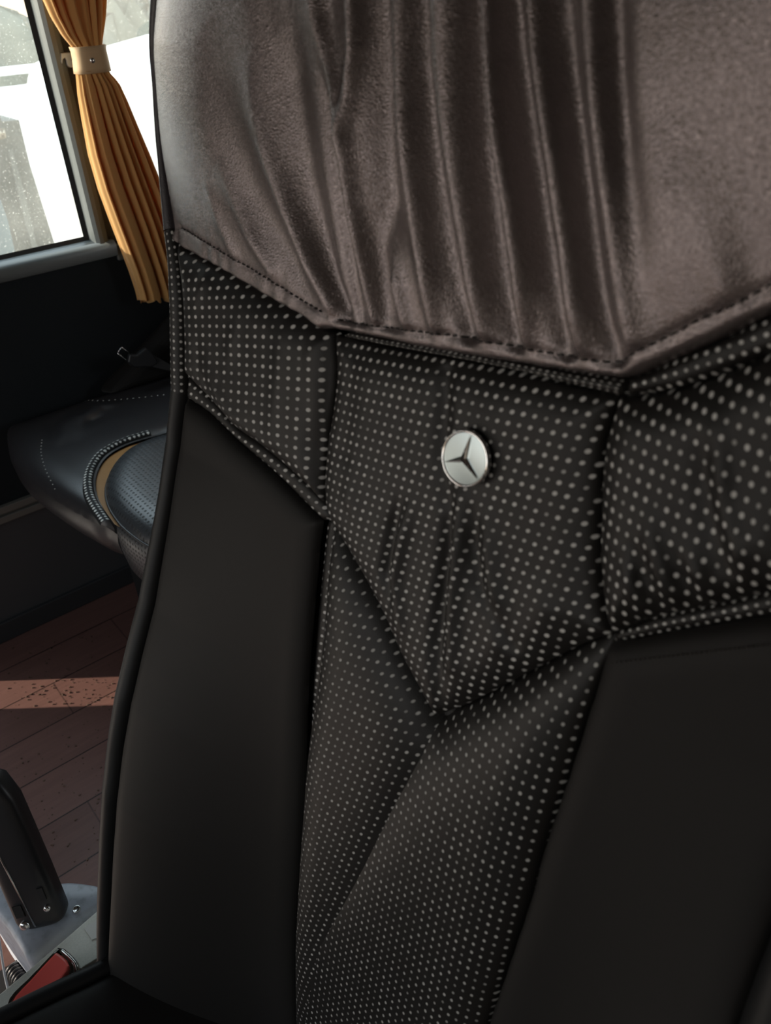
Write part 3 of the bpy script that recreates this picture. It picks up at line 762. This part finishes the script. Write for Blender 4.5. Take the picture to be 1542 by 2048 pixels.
# outline of the top of the cushion
F_out = FP([(150, 742), (100, 762), (60, 782), (25, 810), (8, 835), (6, 862), (16, 893), (40, 925), (75, 953), (115, 980), (150, 1000)])
F_out[:, 0] = np.maximum(F_out[:, 0], -1.560)
F_mid = FP([(150, 1000), (178, 1015), (205, 1024), (226, 1038)])
insert_edge = FP([(400, 850), (332, 876), (300, 886), (262, 902), (236, 922), (217, 948), (210, 975), (213, 1000), (226, 1026), (248, 1052), (290, 1083), (350, 1110)])
band_edge = FP([(400, 832), (332, 860), (290, 872), (250, 885), (215, 905), (196, 930), (189, 957), (193, 985), (205, 1008), (226, 1038)])
XL = F_out[:, 0].min()
yb = .78; xr = -.80
fbase = lambda u, v: FZ+.0*u+.018*np.exp(-((u-XL)/.10)**2)*0
def f_side(d): return .030*np.sqrt(np.clip(1-(1-np.clip(d/.05, 0, 1))**2, 0, 1))
ff = Folds(0, [([(150, 880), (165, 840), (200, 815), (250, 805)], [0, .007, .007, 0], .010), ([(120, 890), (135, 850), (170, 820)], [0, .006, 0], .009),
    ([(100, 880), (105, 850), (130, 820)], [0, -.005, 0], .008), ([(160, 860), (185, 840), (220, 826)], [0, -.003, 0], .007)], mp=far_uv)
outer = join([(xr, yb)], [(-1.54, .72)], F_out, F_mid, band_edge[::-1])
def h_far(u, v, d):
    Q = np.column_stack([u, v]); do, _, _ = dist_poly(Q, join([(xr, yb)], [(-1.54, .72)], F_out, F_mid))
    db, _, _ = dist_poly(Q, band_edge)
    return FZ-.030+f_side(do)-.006*np.exp(-db/.010)+ff(u, v)
panel('cushion_cover', outer, .005, h_far, M['farleather'], far, to_world=far_world, label='glossy black leather')
bandp = join(band_edge, FP([(226, 1038), (232, 1036)])[-1:], insert_edge[::-1][6:])
band_poly = join(band_edge, insert_edge[::-1])
panel('accent_band', band_poly, .004, lambda u, v, d: FZ-.010+0*u, M['orange'], far, to_world=far_world, label='tan trim')
ins_poly = join(insert_edge, [(-.86, .28), (xr, .33), (xr, yb-.1)])
lat_f = (np.array([0., 0.]), np.array([[1/.0085, 0], [0, 1/.0085]]))
panel('perforated_insert', ins_poly, .005, lambda u, v, d: FZ-.008+f_side(d)*1.1, M['farinsert'], far, lat_f, to_world=far_world, label='shiny perforated leather')
# dotted double welt beside the trim
def ribbon(name, curve, off, w, z, mat, pitch, parent):
    c = np.array(curve); n = len(c); t = np.gradient(c, axis=0); t /= np.hypot(*t.T)[:, None]; o = np.column_stack([t[:, 1], -t[:, 0]])
    cum = np.r_[0, np.cumsum(np.hypot(*np.diff(c, axis=0).T))]; rows = []; uvs = []
    for k, a in enumerate(np.linspace(-1, 1, 7)):
        p = c+o*(off+a*w/2); rows.append(np.column_stack([p, np.full(n, z)+w*.35*math.sqrt(max(0, 1-a*a))])); uvs.append(np.column_stack([np.full(n, (a+1)*w/2/pitch), cum/pitch]))
    return mesh_obj(name, np.vstack(rows), [(j*n+i, j*n+i+1, (j+1)*n+i+1, (j+1)*n+i) for j in range(6) for i in range(n-1)], mat, parent, uvs=np.vstack(uvs))
be = band_edge[len(band_edge)//4:]
oc = np.mean(insert_edge, 0)
sgn = 1
tt = be[5]-be[0]; oo = np.array([tt[1], -tt[0]])
if np.dot(oo, be[0]-oc) < 0: sgn = -1
ribbon('dotted_welt', be, sgn*.012, .018, FZ-.004, M['fardots'], .0085, far)
# front and side face of the cushion
side_b = join(insert_edge[int(np.argmin(np.hypot(*(insert_edge-F_mid[-1]).T))):], [(-.86, .28), (xr, .33)])
nb = len(side_b); cumb = np.r_[0, np.cumsum(np.hypot(*np.diff(side_b, axis=0).T))]; rb = []; ub = []
for z, k in ((FZ-.008, 0), (FZ-.012, .003), (FZ-.03, .006), (FZ-.06, .006), (FZ-.10, 0), (FZ-.13, -.03)):
    rb.append(np.column_stack([side_b+np.array([-.3, -.95])*k, np.full(nb, z)])); ub.append(np.column_stack([cumb/.0085, np.full(nb, z/.0085)]))
mesh_obj('insert_front', np.vstack(rb), [(j*nb+i, j*nb+i+1, (j+1)*nb+i+1, (j+1)*nb+i) for j in range(5) for i in range(nb-1)], M['farinsert'], far, uvs=np.vstack(ub))
MB().tube(np.column_stack([insert_edge, np.full(len(insert_edge), FZ-.006)]), .0022, 6).build('insert_piping', M['farleather'], far)
side_c = join(F_out, F_mid)
n = len(side_c); cc = np.array([-1.15, .6]); rows = []
for z, k in ((FZ-.030, 0), (FZ-.045, .003), (FZ-.07, .0), (FZ-.10, -.02), (FZ-.13, -.05)):
    dr = side_c-cc; dr /= np.hypot(*dr.T)[:, None]
    zr = np.full(n, z)
    rows.append(np.column_stack([side_c+dr*k, zr]))
mesh_obj('cushion_side', np.vstack(rows), [(j*n+i, j*n+i+1, (j+1)*n+i+1, (j+1)*n+i) for j in range(4) for i in range(n-1)], M['farleather'], far)
# stitch lines, little pale dots
def stitch_line(name, px, z=FZ, pitch=.012, r=.0018, mat='white', dz=None):
    c = FP(px, z, .003); cum = np.r_[0, np.cumsum(np.hypot(*np.diff(c, axis=0).T))]; mb = MB()
    for a in np.arange(0, cum[-1], pitch):
        q = np.array([np.interp(a, cum, c[:, 0]), np.interp(a, cum, c[:, 1])])
        if q[0] < -1.55: continue
        zz = h_far(q[:1], q[1:], np.array([.1]))[0]
        mb.lathe((q[0], q[1], zz-.0006), (0, 0, 1), [(r, 0), (r, .0006), (r*.5, .0012)], 6)
    return mb.build(name, M[mat], far)
M['fardot'] = simple('pale_stitch', (.5, .5, .47), .6)
stitch_line('cover_stitching', [(15, 838), (30, 812), (62, 783), (95, 778), (120, 780), (160, 792), (194, 801), (250, 798), (332, 789)], mat='fardot')
stitch_line('cover_stitching', [(84, 880), (82, 905), (90, 935), (106, 965)], mat='fardot', r=.0014)
# backrest of the far seat, mostly hidden
bk = MB()
y0 = .80
pts = [(-1.54, .50), (-1.555, .62), (-1.55, .90), (-1.50, 1.10), (-1.3, 1.16), (-1.08, 1.10), (-1.03, .9), (-1.03, .5)]
bk.prism([(x, y0+(z-.5)*.28+(.0 if x > -1.5 else .01), z) for x, z in pts], (0, .10, .0))
bk.build('backrest', M['smooth'], far, smooth=False, bevel=.02)
wn_ = MB().prism([(-1.560, .46, .50), (-1.555, .58, .50), (-1.555, .70, .50), (-1.555, .74, .66), (-1.555, .66, .62), (-1.560, .54, .545)], (.045, .03, -.004))
wn_.build('side_wing', M['smooth'], far, smooth=False, bevel=.015)
MB().box((-1.50, .42, 0), (-.95, .72, FZ-.06)).build('seat_pedestal', M['shell'], far, smooth=False, bevel=.02)

# seat belt lying behind the far cushion
belt = thing('seat_belt', 'black seat belt with a steel buckle tongue lying at the back of the far seat', 'seat belt', tuple(at_x(275, 712, -1.50)))
def bx(px, py, x=-1.50): return at_x(px, py, x)
MB().prism([bx(255, 706), bx(270, 707), bx(288, 693), bx(300, 703), (bx(312, 722)), bx(300, 731), bx(262, 732), bx(252, 722)], (.012, 0, 0)).build('tongue_cover', M['blackplastic'], belt, smooth=False, bevel=.003)
tg = MB(); fr_ = [bx(243, 694), bx(262, 708), bx(253, 721), bx(235, 706)]
for i in range(4): tg.tube([fr_[i], fr_[(i+1) % 4]], .0011, 6)
tg.build('tongue', M['steel'], belt, label='steel loop')
MB().prism([bx(300, 706), bx(345, 732), bx(345, 742), bx(298, 731)], (.006, 0, 0)).build('webbing', M['webbing'], belt, smooth=False)

# ================================================================== CURTAIN
CXW = XW+.045
def cyz(px, py): p = at_x(px, py, CXW); return p[1], p[2]
cur = thing('window_curtain', 'orange pleated curtain gathered on the pillar between two windows', 'curtain', (CXW, .64, .64))
LEFT = [(40, -170), (60, -80), (85, -5), (103, 35), (124, 70), (147, 98), (151, 122), (154, 150), (158, 190), (167, 240), (181, 310), (201, 380), (223, 440), (246, 500), (263, 545), (277, 590)]
RIGHT = [(222, -170), (217, -80), (213, 0), (211, 35), (206, 70), (203, 94), (209, 118), (215, 143), (238, 168), (253, 200), (272, 245), (300, 310), (328, 380), (350, 440), (368, 500), (381, 545), (390, 580)]
lq = np.array([cyz(*p) for p in LEFT]); rq = np.array([cyz(*p) for p in RIGHT])
zt = at_x(150, 96, CXW)[2]; zb = at_x(155, 148, CXW)[2]
zbot = at_x(300, 606, CXW)[2]; ztop = 1.62
def yl(z): i = np.argsort(lq[:, 1]); return np.interp(z, lq[i, 1], lq[i, 0])
def yr(z): i = np.argsort(rq[:, 1]); return np.interp(z, rq[i, 1], rq[i, 0])
ns, nz_ = 420, 150
s = np.linspace(0, 1, ns)
edges = np.array([0, .05, .10, .17, .30, .37, .43, .50, .56, .62, .69, .76, .83, .90, .95, 1.0])
depth = np.array([0, 1, .1, 1, .75, 0, .9, .15, 1, .1, .8, .0, .9, .2, .8, .1])
pl = np.interp(s, edges, depth)
edges2 = np.array([0, .07, .12, .19, .25, .38, .44, .60, .66, .72, .78, .86, .90, 1.0])
depth2 = np.array([.2, 1, .15, .8, .1, .85, .1, .55, 0, .9, .1, .8, .1, .6])
pl2 = np.interp(s, edges2, depth2)
ker = np.ones(7)/7; pl = np.convolve(np.pad(pl, 3, 'edge'), ker, 'valid'); pl2 = np.convolve(np.pad(pl2, 3, 'edge'), ker, 'valid')
VV = []; zs = np.linspace(ztop, zbot, nz_); zm = (zt+zb)/2
for j, z in enumerate(zs):
    a, bq = yl(z), yr(z); w = bq-a
    dtie = abs(z-zm); open_ = sstep(dtie/.18)
    prf = pl2 if z > zm else pl
    amp = .010+.016*open_
    bulge = .014*np.sqrt(np.clip(1-(2*s-1)**2, 0, 1))*(1-.35*open_)
    zz = z+ (.004*np.sin(s*40)*(j == nz_-1)) - (.018*(s-.5) if j > nz_-12 else 0)*((j-(nz_-12))/12.)
    x = CXW+bulge+amp*(prf-.5)
    VV.append(np.column_stack([x, a+s*w+.0015*np.sin(prf*9), np.full(ns, 1.)*zz]))
V = np.vstack(VV)
F = [(j*ns+i, j*ns+i+1, (j+1)*ns+i+1, (j+1)*ns+i) for j in range(nz_-1) for i in range(ns-1)]
mesh_obj('curtain_cloth', V, F, M['curtain'], cur, solid=.0012)
# back half so that the gathered cloth is a closed bundle
VB = []
for j, z in enumerate(zs):
    a, bq = yl(z), yr(z); open_ = sstep(abs(z-zm)/.18)
    ss = np.linspace(0, 1, 60)
    VB.append(np.column_stack([CXW-.010*np.sqrt(np.clip(1-(2*ss-1)**2, 0, 1))*(1-.3*open_)-.003*np.sin(ss*50), a+.001+ss*(bq-a-.002), np.full(60, z+.004)]))
mesh_obj('curtain_fold', np.vstack(VB), [(j*60+i, j*60+i+1, (j+1)*60+i+1, (j+1)*60+i) for j in range(nz_-1) for i in range(59)], M['curtain'], cur, solid=.001)
tb = []; nt_ = 48; lev = np.linspace(0, 1, 6)
for k, t_ in enumerate(lev):
    z = zt+.002+(zb-zt-.002)*t_
    a = yl(z)-.003; bq = yr(z)+.003; c0 = (a+bq)/2; hw = (bq-a)/2*.95
    for i in range(nt_):
        an = 2*math.pi*i/nt_
        tb.append((CXW+.002+.022*math.copysign(abs(math.sin(an))**.7, math.sin(an)), c0+hw*math.copysign(abs(math.cos(an))**.75, math.cos(an)), z))
tie = mesh_obj('tieback', tb, [(k*nt_+i, k*nt_+(i+1) % nt_, (k+1)*nt_+(i+1) % nt_, (k+1)*nt_+i) for k in range(5) for i in range(nt_)], M['tieback'], cur, solid=-.002, label='tan leather strap')
zc_ = at_x(185, 121, CXW+.025)
MB().lathe((CXW+.0238, zc_[1], zc_[2]), (1, 0, 0), [(.0045, 0), (.0048, .001), (.0042, .003), (.0025, .0042), (.0005, .0046)], 20).build('snap_button', M['chrome'], tie)
for z in (zt-.002, zb+.004):
    sl_ = MB(); a = yl(z); bq = yr(z)
    sl_.tube([(CXW+.0252-.010*(2*q-1)**4, a+q*(bq-a)*.98, z) for q in np.linspace(.06, .9, 24)], .0005, 5)
    sl_.build('tieback_stitching', M['orange'], tie)

# hook on the pillar
hk = MB()
def hp(px, py, x=XW): return at_x(px, py, x)
hk.prism([hp(*p) for p in [(116, 106), (146, 104), (149, 130), (136, 135), (129, 130), (127, 119), (124, 115), (120, 118), (119, 128), (116, 122)]], (.014, 0, 0))
hko = hk.build('curtain_hook', M['plastic'], None, smooth=False, bevel=.002)
tag(hko, 'small light grey plastic hook on the pillar left of the curtain strap', 'hook')
MB().prism([at_x(*p, XW+.0145) for p in [(142, 111), (145, 111), (146, 122), (143, 122)]], (.0006, 0, 0)).build('screw_slot', M['shell'], hko, smooth=False)

# ================================================================== HOUSING, LEVER, BUCKLE
HZ = .40
hous = thing('lever_housing', 'grey painted rounded metal housing on the aisle side of the near seat', 'housing', (-.6, 0, 0.))
top = [(104, 1768), (128, 1761), (155, 1762), (200, 1770), (245, 1790), (210, 1806), (160, 1838), (110, 1876), (72, 1910), (52, 1915), (42, 1900), (10, 1850), (-40, 1790), (-70, 1740), (-20, 1735), (60, 1775)]
tw = [at_z(*p, HZ) for p in top]; tc2 = np.array([(p[0], p[1]) for p in tw]); tcs = catmull(tc2, .004, closed=True)
cen = tcs.mean(0); rows = []
for z, k in ((HZ, -.010), (HZ-.0012, -.005), (HZ-.004, -.0015), (HZ-.009, 0), (HZ-.03, .0), (HZ-.16, .004)):
    d_ = tcs-cen; d_ /= np.hypot(*d_.T)[:, None]; rows.append(np.column_stack([tcs+d_*k, np.full(len(tcs), z)]))
n = len(tcs); V = np.vstack(rows)
F = [(j*n+i, (j+1)*n+i, (j+1)*n+(i+1) % n, j*n+(i+1) % n) for j in range(5) for i in range(n)]+[tuple(range(n))]
mesh_obj('housing_cover', V, F, M['housing'], hous)
MB().box((-.66, -.10, 0), (-.54, .02, HZ-.13)).build('housing_foot', M['blackplastic'], hous, smooth=False)
p = at_z(153, 1819, HZ); MB().lathe(p, (0, 0, 1), [(.0042, 0), (.0042, .0012), (.003, .0016), (.0026, .0004), (.0004, .0004)], 16).build('screw', M['steel'], hous)

lev = thing('lever', 'black upright lever bolted on top of the grey housing', 'lever', tuple(at_z(80, 1830, HZ)))
# foot outline on the housing and upper outline along the lever
foot_z = HZ+.004
def lv(px, py, z): return at_z(px, py, z)
# lever: tapered rounded channel standing on the housing; foot centre and top centre in the world
fc = at_z(84, 1822, HZ+.012); tcn_ = at_z(-26, 1560, .56)
ax = tcn_-fc; Lh = np.linalg.norm(ax); ax /= Lh
side = np.cross(ax, RW @ np.array([0, 0, 1.])); side /= np.linalg.norm(side)       # across
fwd = np.cross(side, ax)
if fwd.dot(CAM-fc) < 0: fwd = -fwd
def section(c, w, t):
    out_ = []
    for k in range(28):
        a = 2*math.pi*k/28
        out_.append(c+side*w*math.copysign(abs(math.cos(a))**.55, math.cos(a))+fwd*t*math.copysign(abs(math.sin(a))**.55, math.sin(a)))
    return out_
rows = []; lv_v = []
for t_, w, th_ in [(-.070, .008, .004), (-.062, .017, .009), (-.045, .0225, .012), (-.02, .025, .0135), (.0, .0255, .014), (.3, .0255, .014), (.6, .0245, .0145), (.85, .0235, .015), (1.0, .017, .014), (1.06, .008, .008)]:
    lv_v += section(fc+ax*Lh*t_*(1 if t_ > 0 else 1.2), w, th_)
ns_ = 28; nr = len(lv_v)//ns_
lf_ = [(j*ns_+i, j*ns_+(i+1) % ns_, (j+1)*ns_+(i+1) % ns_, (j+1)*ns_+i) for j in range(nr-1) for i in range(ns_)]+[tuple(range(ns_))[::-1], tuple((nr-1)*ns_+i for i in range(ns_))]
mesh_obj('lever_arm', lv_v, lf_, M['blackplastic'], lev)
sg = 1 if (side @ RW[:, 0]) > 0 else -1
e0 = fc-ax*.006+fwd*.0135-side*sg*.004; e1 = fc+ax*Lh*.95+fwd*.0145-side*sg*.0135
MB().tube([e0, e1], .0011, 8).build('edge_strip', M['steel'], lev, label='bright metal edge')
def bolt(c, r):
    MB().lathe(c, fwd, [(r, -.002), (r, .0015), (r*.8, .0032), (r*.35, .0036)], 18).build('bolt', M['steel'], lev)
bolt(fc-ax*.002+fwd*.0128-side*sg*.0135, .0052); bolt(fc+ax*.012+fwd*.0128+side*sg*.0145, .0036)
for cpos, ww in ((fc+ax*.016+fwd*.0138-side*sg*.0135, .0045), (fc+ax*.030+fwd*.0138+side*sg*.0150, .003)):
    MB().prism([cpos-side*ww-ax*.007, cpos+side*ww-ax*.007, cpos+side*ww+ax*.007, cpos-side*ww+ax*.007], fwd*.0012).build('slot', M['shell'], lev, smooth=False)

plate = MB(); PZ = .425
plate.prism([at_z(*p, PZ) for p in [(-40, 2022), (0, 1987), (60, 1937), (120, 1886), (175, 1838), (260, 1764), (330, 1800), (240, 1890), (150, 1945), (60, 2030), (0, 2080)]][::-1], (0, 0, -.05))
po = plate.build('seat_side_plate', M['plate'], near, smooth=False, bevel=.0015, label='pale grey metal side plate')
MB().prism([at_z(*p, PZ+.0004) for p in [(168, 1857), (200, 1835), (222, 1866), (184, 1880)]][::-1], (0, 0, .0006)).build('label_patch', M['white'], po, smooth=False)

# buckle with red face
BZ = .452
bk_ = thing('seat_belt_buckle', 'seat belt buckle with red face and dark chrome rim between grey plate and near seat', 'buckle', tuple(at_z(90, 1950, BZ-.02)))
outl = [(116, 1893), (124, 1892), (140, 1905), (157, 1927), (150, 1960), (70, 2040), (22, 2060), (14, 2002), (60, 1950)]
oq = np.array([at_z(*p, BZ)[:2] for p in outl]); oq = catmull(oq, .003, closed=True)[::2]
def shrink(q, k):
    t = np.roll(q, -1, 0)-np.roll(q, 1, 0); t /= np.hypot(*t.T)[:, None]; o = np.column_stack([t[:, 1], -t[:, 0]])
    c = q.mean(0)
    s_ = np.sign(np.sum((c-q)*o, 1)).mean(); return q+o*(1 if s_ > 0 else -1)*k
rows = [np.column_stack([shrink(oq, k), np.full(len(oq), z)]) for z, k in ((BZ-.026, 0), (BZ-.004, 0), (BZ-.001, .0008), (BZ, .002), (BZ-.0003, .0030), (BZ-.002, .0034), (BZ-.002, .008))]
n = len(oq); F = [(j*n+i, (j+1)*n+i, (j+1)*n+(i+1) % n, j*n+(i+1) % n) for j in range(6) for i in range(n)]
M['darkchrome'] = simple('dark_chrome', (.25, .26, .25), .18, metal=1.)
mesh_obj('buckle_rim', np.vstack(rows), F, M['darkchrome'], bk_)
rin = [(113, 1904), (123, 1911), (138, 1931), (120, 1962), (60, 2030), (28, 2046), (24, 2003), (65, 1955)]
rqq = catmull(np.array([at_z(*p, BZ)[:2] for p in rin]), .003, closed=True)[::2]
n = len(rqq); rows = [np.column_stack([shrink(rqq, k), np.full(n, z)]) for z, k in ((BZ-.006, 0), (BZ-.001, 0), (BZ, .0008), (BZ+.0003, .002))]
mesh_obj('release_button', np.vstack(rows), [(j*n+i, (j+1)*n+i, (j+1)*n+(i+1) % n, j*n+(i+1) % n) for j in range(3) for i in range(n)]+[tuple(3*n+i for i in range(n))], M['red'], bk_, smooth=False, label='red press face')

wr = MB().tube(catmull([tuple(at_z(*p, .30)) for p in [(-8, 1840), (0, 1890), (6, 1930), (12, 1962), (18, 1985)]], .006), .0013, 8).build('cable', M['wire'])
tag(wr, 'thin white cable hanging at the left below the grey housing', 'cable')
cn = MB()
for k in range(5):
    c = at_z(26+k*4, 1938+k*5, .27); cn.lathe(c, (at_z(46, 1963, .27)-at_z(26, 1938, .27)), [(.008, -.002), (.009, 0), (.008, .002)], 14)
cno = cn.build('cable_connector', M['blackplastic']); tag(cno, 'black ribbed connector next to the thin white cable', 'connector')

# crumbs on the floor
cr_ = MB(); rs = random.Random(8)
for i in range(420):
    if i < 120: x, y = rs.gauss(150, 60), rs.gauss(1383, 22)
    else: x, y = rs.uniform(0, 260), rs.uniform(1270, 1740)
    if y < 1290-.47*x+14 or x < -20: continue
    q = at_z(x, y, 0.0); r = rs.choice([.0006, .0009, .0013, .002]); a0 = rs.random()*6
    pts_ = [(q[0]+r*(.6+.6*rs.random())*math.cos(a0+a), q[1]+r*(.6+.6*rs.random())*math.sin(a0+a), .0002) for a in np.linspace(0, 2*math.pi, 6)[:-1]]
    cr_.prism(pts_, (0, 0, r*.8))
M['crumb'] = simple('dirt_crumbs', (.16, .10, .07), .7)
co = cr_.build('floor_crumbs', M['crumb'], smooth=False); co['kind'] = 'stuff'; tag(co, 'scattered dirt crumbs on the wooden floor', 'crumbs')

# ================================================================== OUTSIDE
M['asphalt'] = simple('pale_ground', (.80, .66, .53), .9)
M['whitewall'] = simple('white_paint', (.90, .90, .88), .7)
m, nt, b = new_mat('hedge_grey_green'); M['hedge'] = m
tcn = N(nt, 'ShaderNodeTexCoord'); nz = N(nt, 'ShaderNodeTexNoise'); nz.inputs['Scale'].default_value = 4; nz.inputs['Detail'].default_value = 8; L(nt, tcn.outputs['Object'], nz.inputs['Vector'])
L(nt, mixc(nt, nz.outputs[0], (.05, .06, .045), (.16, .16, .12)), b.inputs['Base Color']); b.inputs['Roughness'].default_value = .9
M['post'] = simple('weathered_concrete', (.075, .08, .07), .9, g=(20, .5, .02, 'noise'))
struct(mesh_obj('ground', [(-60, -60, -.7), (XW-.3, -60, -.7), (XW-.3, 60, -.7), (-60, 60, -.7)], [(0, 1, 2, 3)], M['asphalt'], smooth=False))
def ox(px, py, x): return at_x(px, py, x)
# white low wall, its top edge about 0.35 m below sill sight
xw = -6.0
a_ = ox(0, 182, xw); b_ = ox(110, 168, xw)
ww_ = MB().box((xw-.2, -4.5, -.7), (xw, b_[1]+.15, (a_[2]+b_[2])/2))
o = ww_.build('boundary_wall', M['whitewall'], smooth=False); tag(o, 'long low white wall outside, seen through the left window', 'wall')
# fence and hedge band behind
hb = MB(); rs = random.Random(2)
xs_ = -9.0
def clump(mb, c, r, seg=10):
    vs = []; fs = []
    for i in range(seg+1):
        for j in range(seg*2):
            th_ = math.pi*i/seg; ph = math.pi*j/seg; rr = r*(1+.18*rs.uniform(-1, 1))
            vs.append((c[0]+rr*math.sin(th_)*math.cos(ph)*.8, c[1]+rr*math.sin(th_)*math.sin(ph), c[2]+rr*math.cos(th_)))
    w = seg*2
    for i in range(seg):
        for j in range(w): fs.append((i*w+j, (i+1)*w+j, (i+1)*w+(j+1) % w, i*w+(j+1) % w))
    mb.add(vs, fs)
tl_ = ox(0, 42, xs_)[2]; 
for k in range(26):
    y = -1+k*.42; clump(hb, (xs_-rs.random()*.4, y, tl_-1.0+rs.uniform(-.1, .1)), .95)
o = hb.build('hedge', M['hedge'], smooth=True); o['kind'] = 'stuff'; tag(o, 'grey green hedge behind the white wall outside the windows', 'hedge')
# pale post and rail
fp = MB(); xf = -8.0
pa = ox(82, 20, xf); pb = ox(94, 170, xf)
fp.box((xf, (pa[1]+pb[1])/2-.05, -.7), (xf+.08, (pa[1]+pb[1])/2+.05, pa[2]+.3))
ra = ox(40, 137, xf); fp.box((xf+.08, -4, ra[2]-.03), (xf+.12, (pa[1]+pb[1])/2, ra[2]+.03))
o = fp.build('fence', M['whitewall'], smooth=False); tag(o, 'pale post with one rail in front of the hedge, outside the left window', 'fence')
# weathered gate leaf with a small letter sign
xg = -3.6
gt = thing('gate_post', 'weathered grey green slab standing before the white wall outside', 'post', tuple(ox(60, 400, xg)))
MB().prism([ox(*p, xg) for p in [(-80, 235), (0, 232), (3, 243), (38, 240), (60, 330), (110, 490), (140, 600), (-80, 640)]], (-.25, 0, 0)).build('slab', M['post'], gt, smooth=False)
MB().prism([ox(*p, xg+.01) for p in [(24, 300), (46, 380), (60, 440), (80, 520), (90, 560), (84, 560), (70, 520), (48, 440), (34, 380), (16, 300)]], (.01, 0, 0)).build('slab_rib', simple('slab_rib', (.11, .12, .11), .9), gt, smooth=False)
bs = MB().prism([ox(*p, xg+.012) for p in [(-40, 395), (0, 400), (14, 440), (30, 510), (42, 570), (-40, 600)]], (.01, 0, 0)); bs.build('painted_base', simple('blue_grey_paint', (.10, .15, .17), .8), gt, smooth=False)
sgn_ = MB().prism([ox(*p, xg+.015) for p in [(-14, 258), (8, 256), (11, 276), (-10, 280)]], (.01, 0, 0)).build('sign', simple('sign_cream', (.16, .14, .10), .7), gt, smooth=False)
lm = MB(); q = [ox(*p, xg+.03) for p in [(1, 275), (0, 262), (5, 270), (8, 260), (10, 273)]]
for i in range(4): lm.tube([q[i], q[i+1]], .0028, 5)
lm.build('letter_m', simple('sign_letter', (.40, .36, .28), .7), sgn_)
# white vehicle behind the curtain side
xv = -5.0
vh = thing('parked_van', 'white parked van outside, right of the curtain by the near headrest', 'van', tuple(ox(280, 250, xv)))
pr = [ox(*p, xv) for p in [(272, 150), (262, 165), (254, 190), (248, 230), (244, 420), (600, 330), (600, 60), (420, 115)]]
MB().prism(pr, (-1.7, 0, 0)).build('van_body', M['whitewall'], vh, smooth=False, bevel=.04)
MB().prism([ox(*p, xv+.005) for p in [(262, 128), (300, 118), (300, 128), (262, 138)]], (-.02, 0, 0)).build('roof_rail', M['whitewall'], vh, smooth=False)
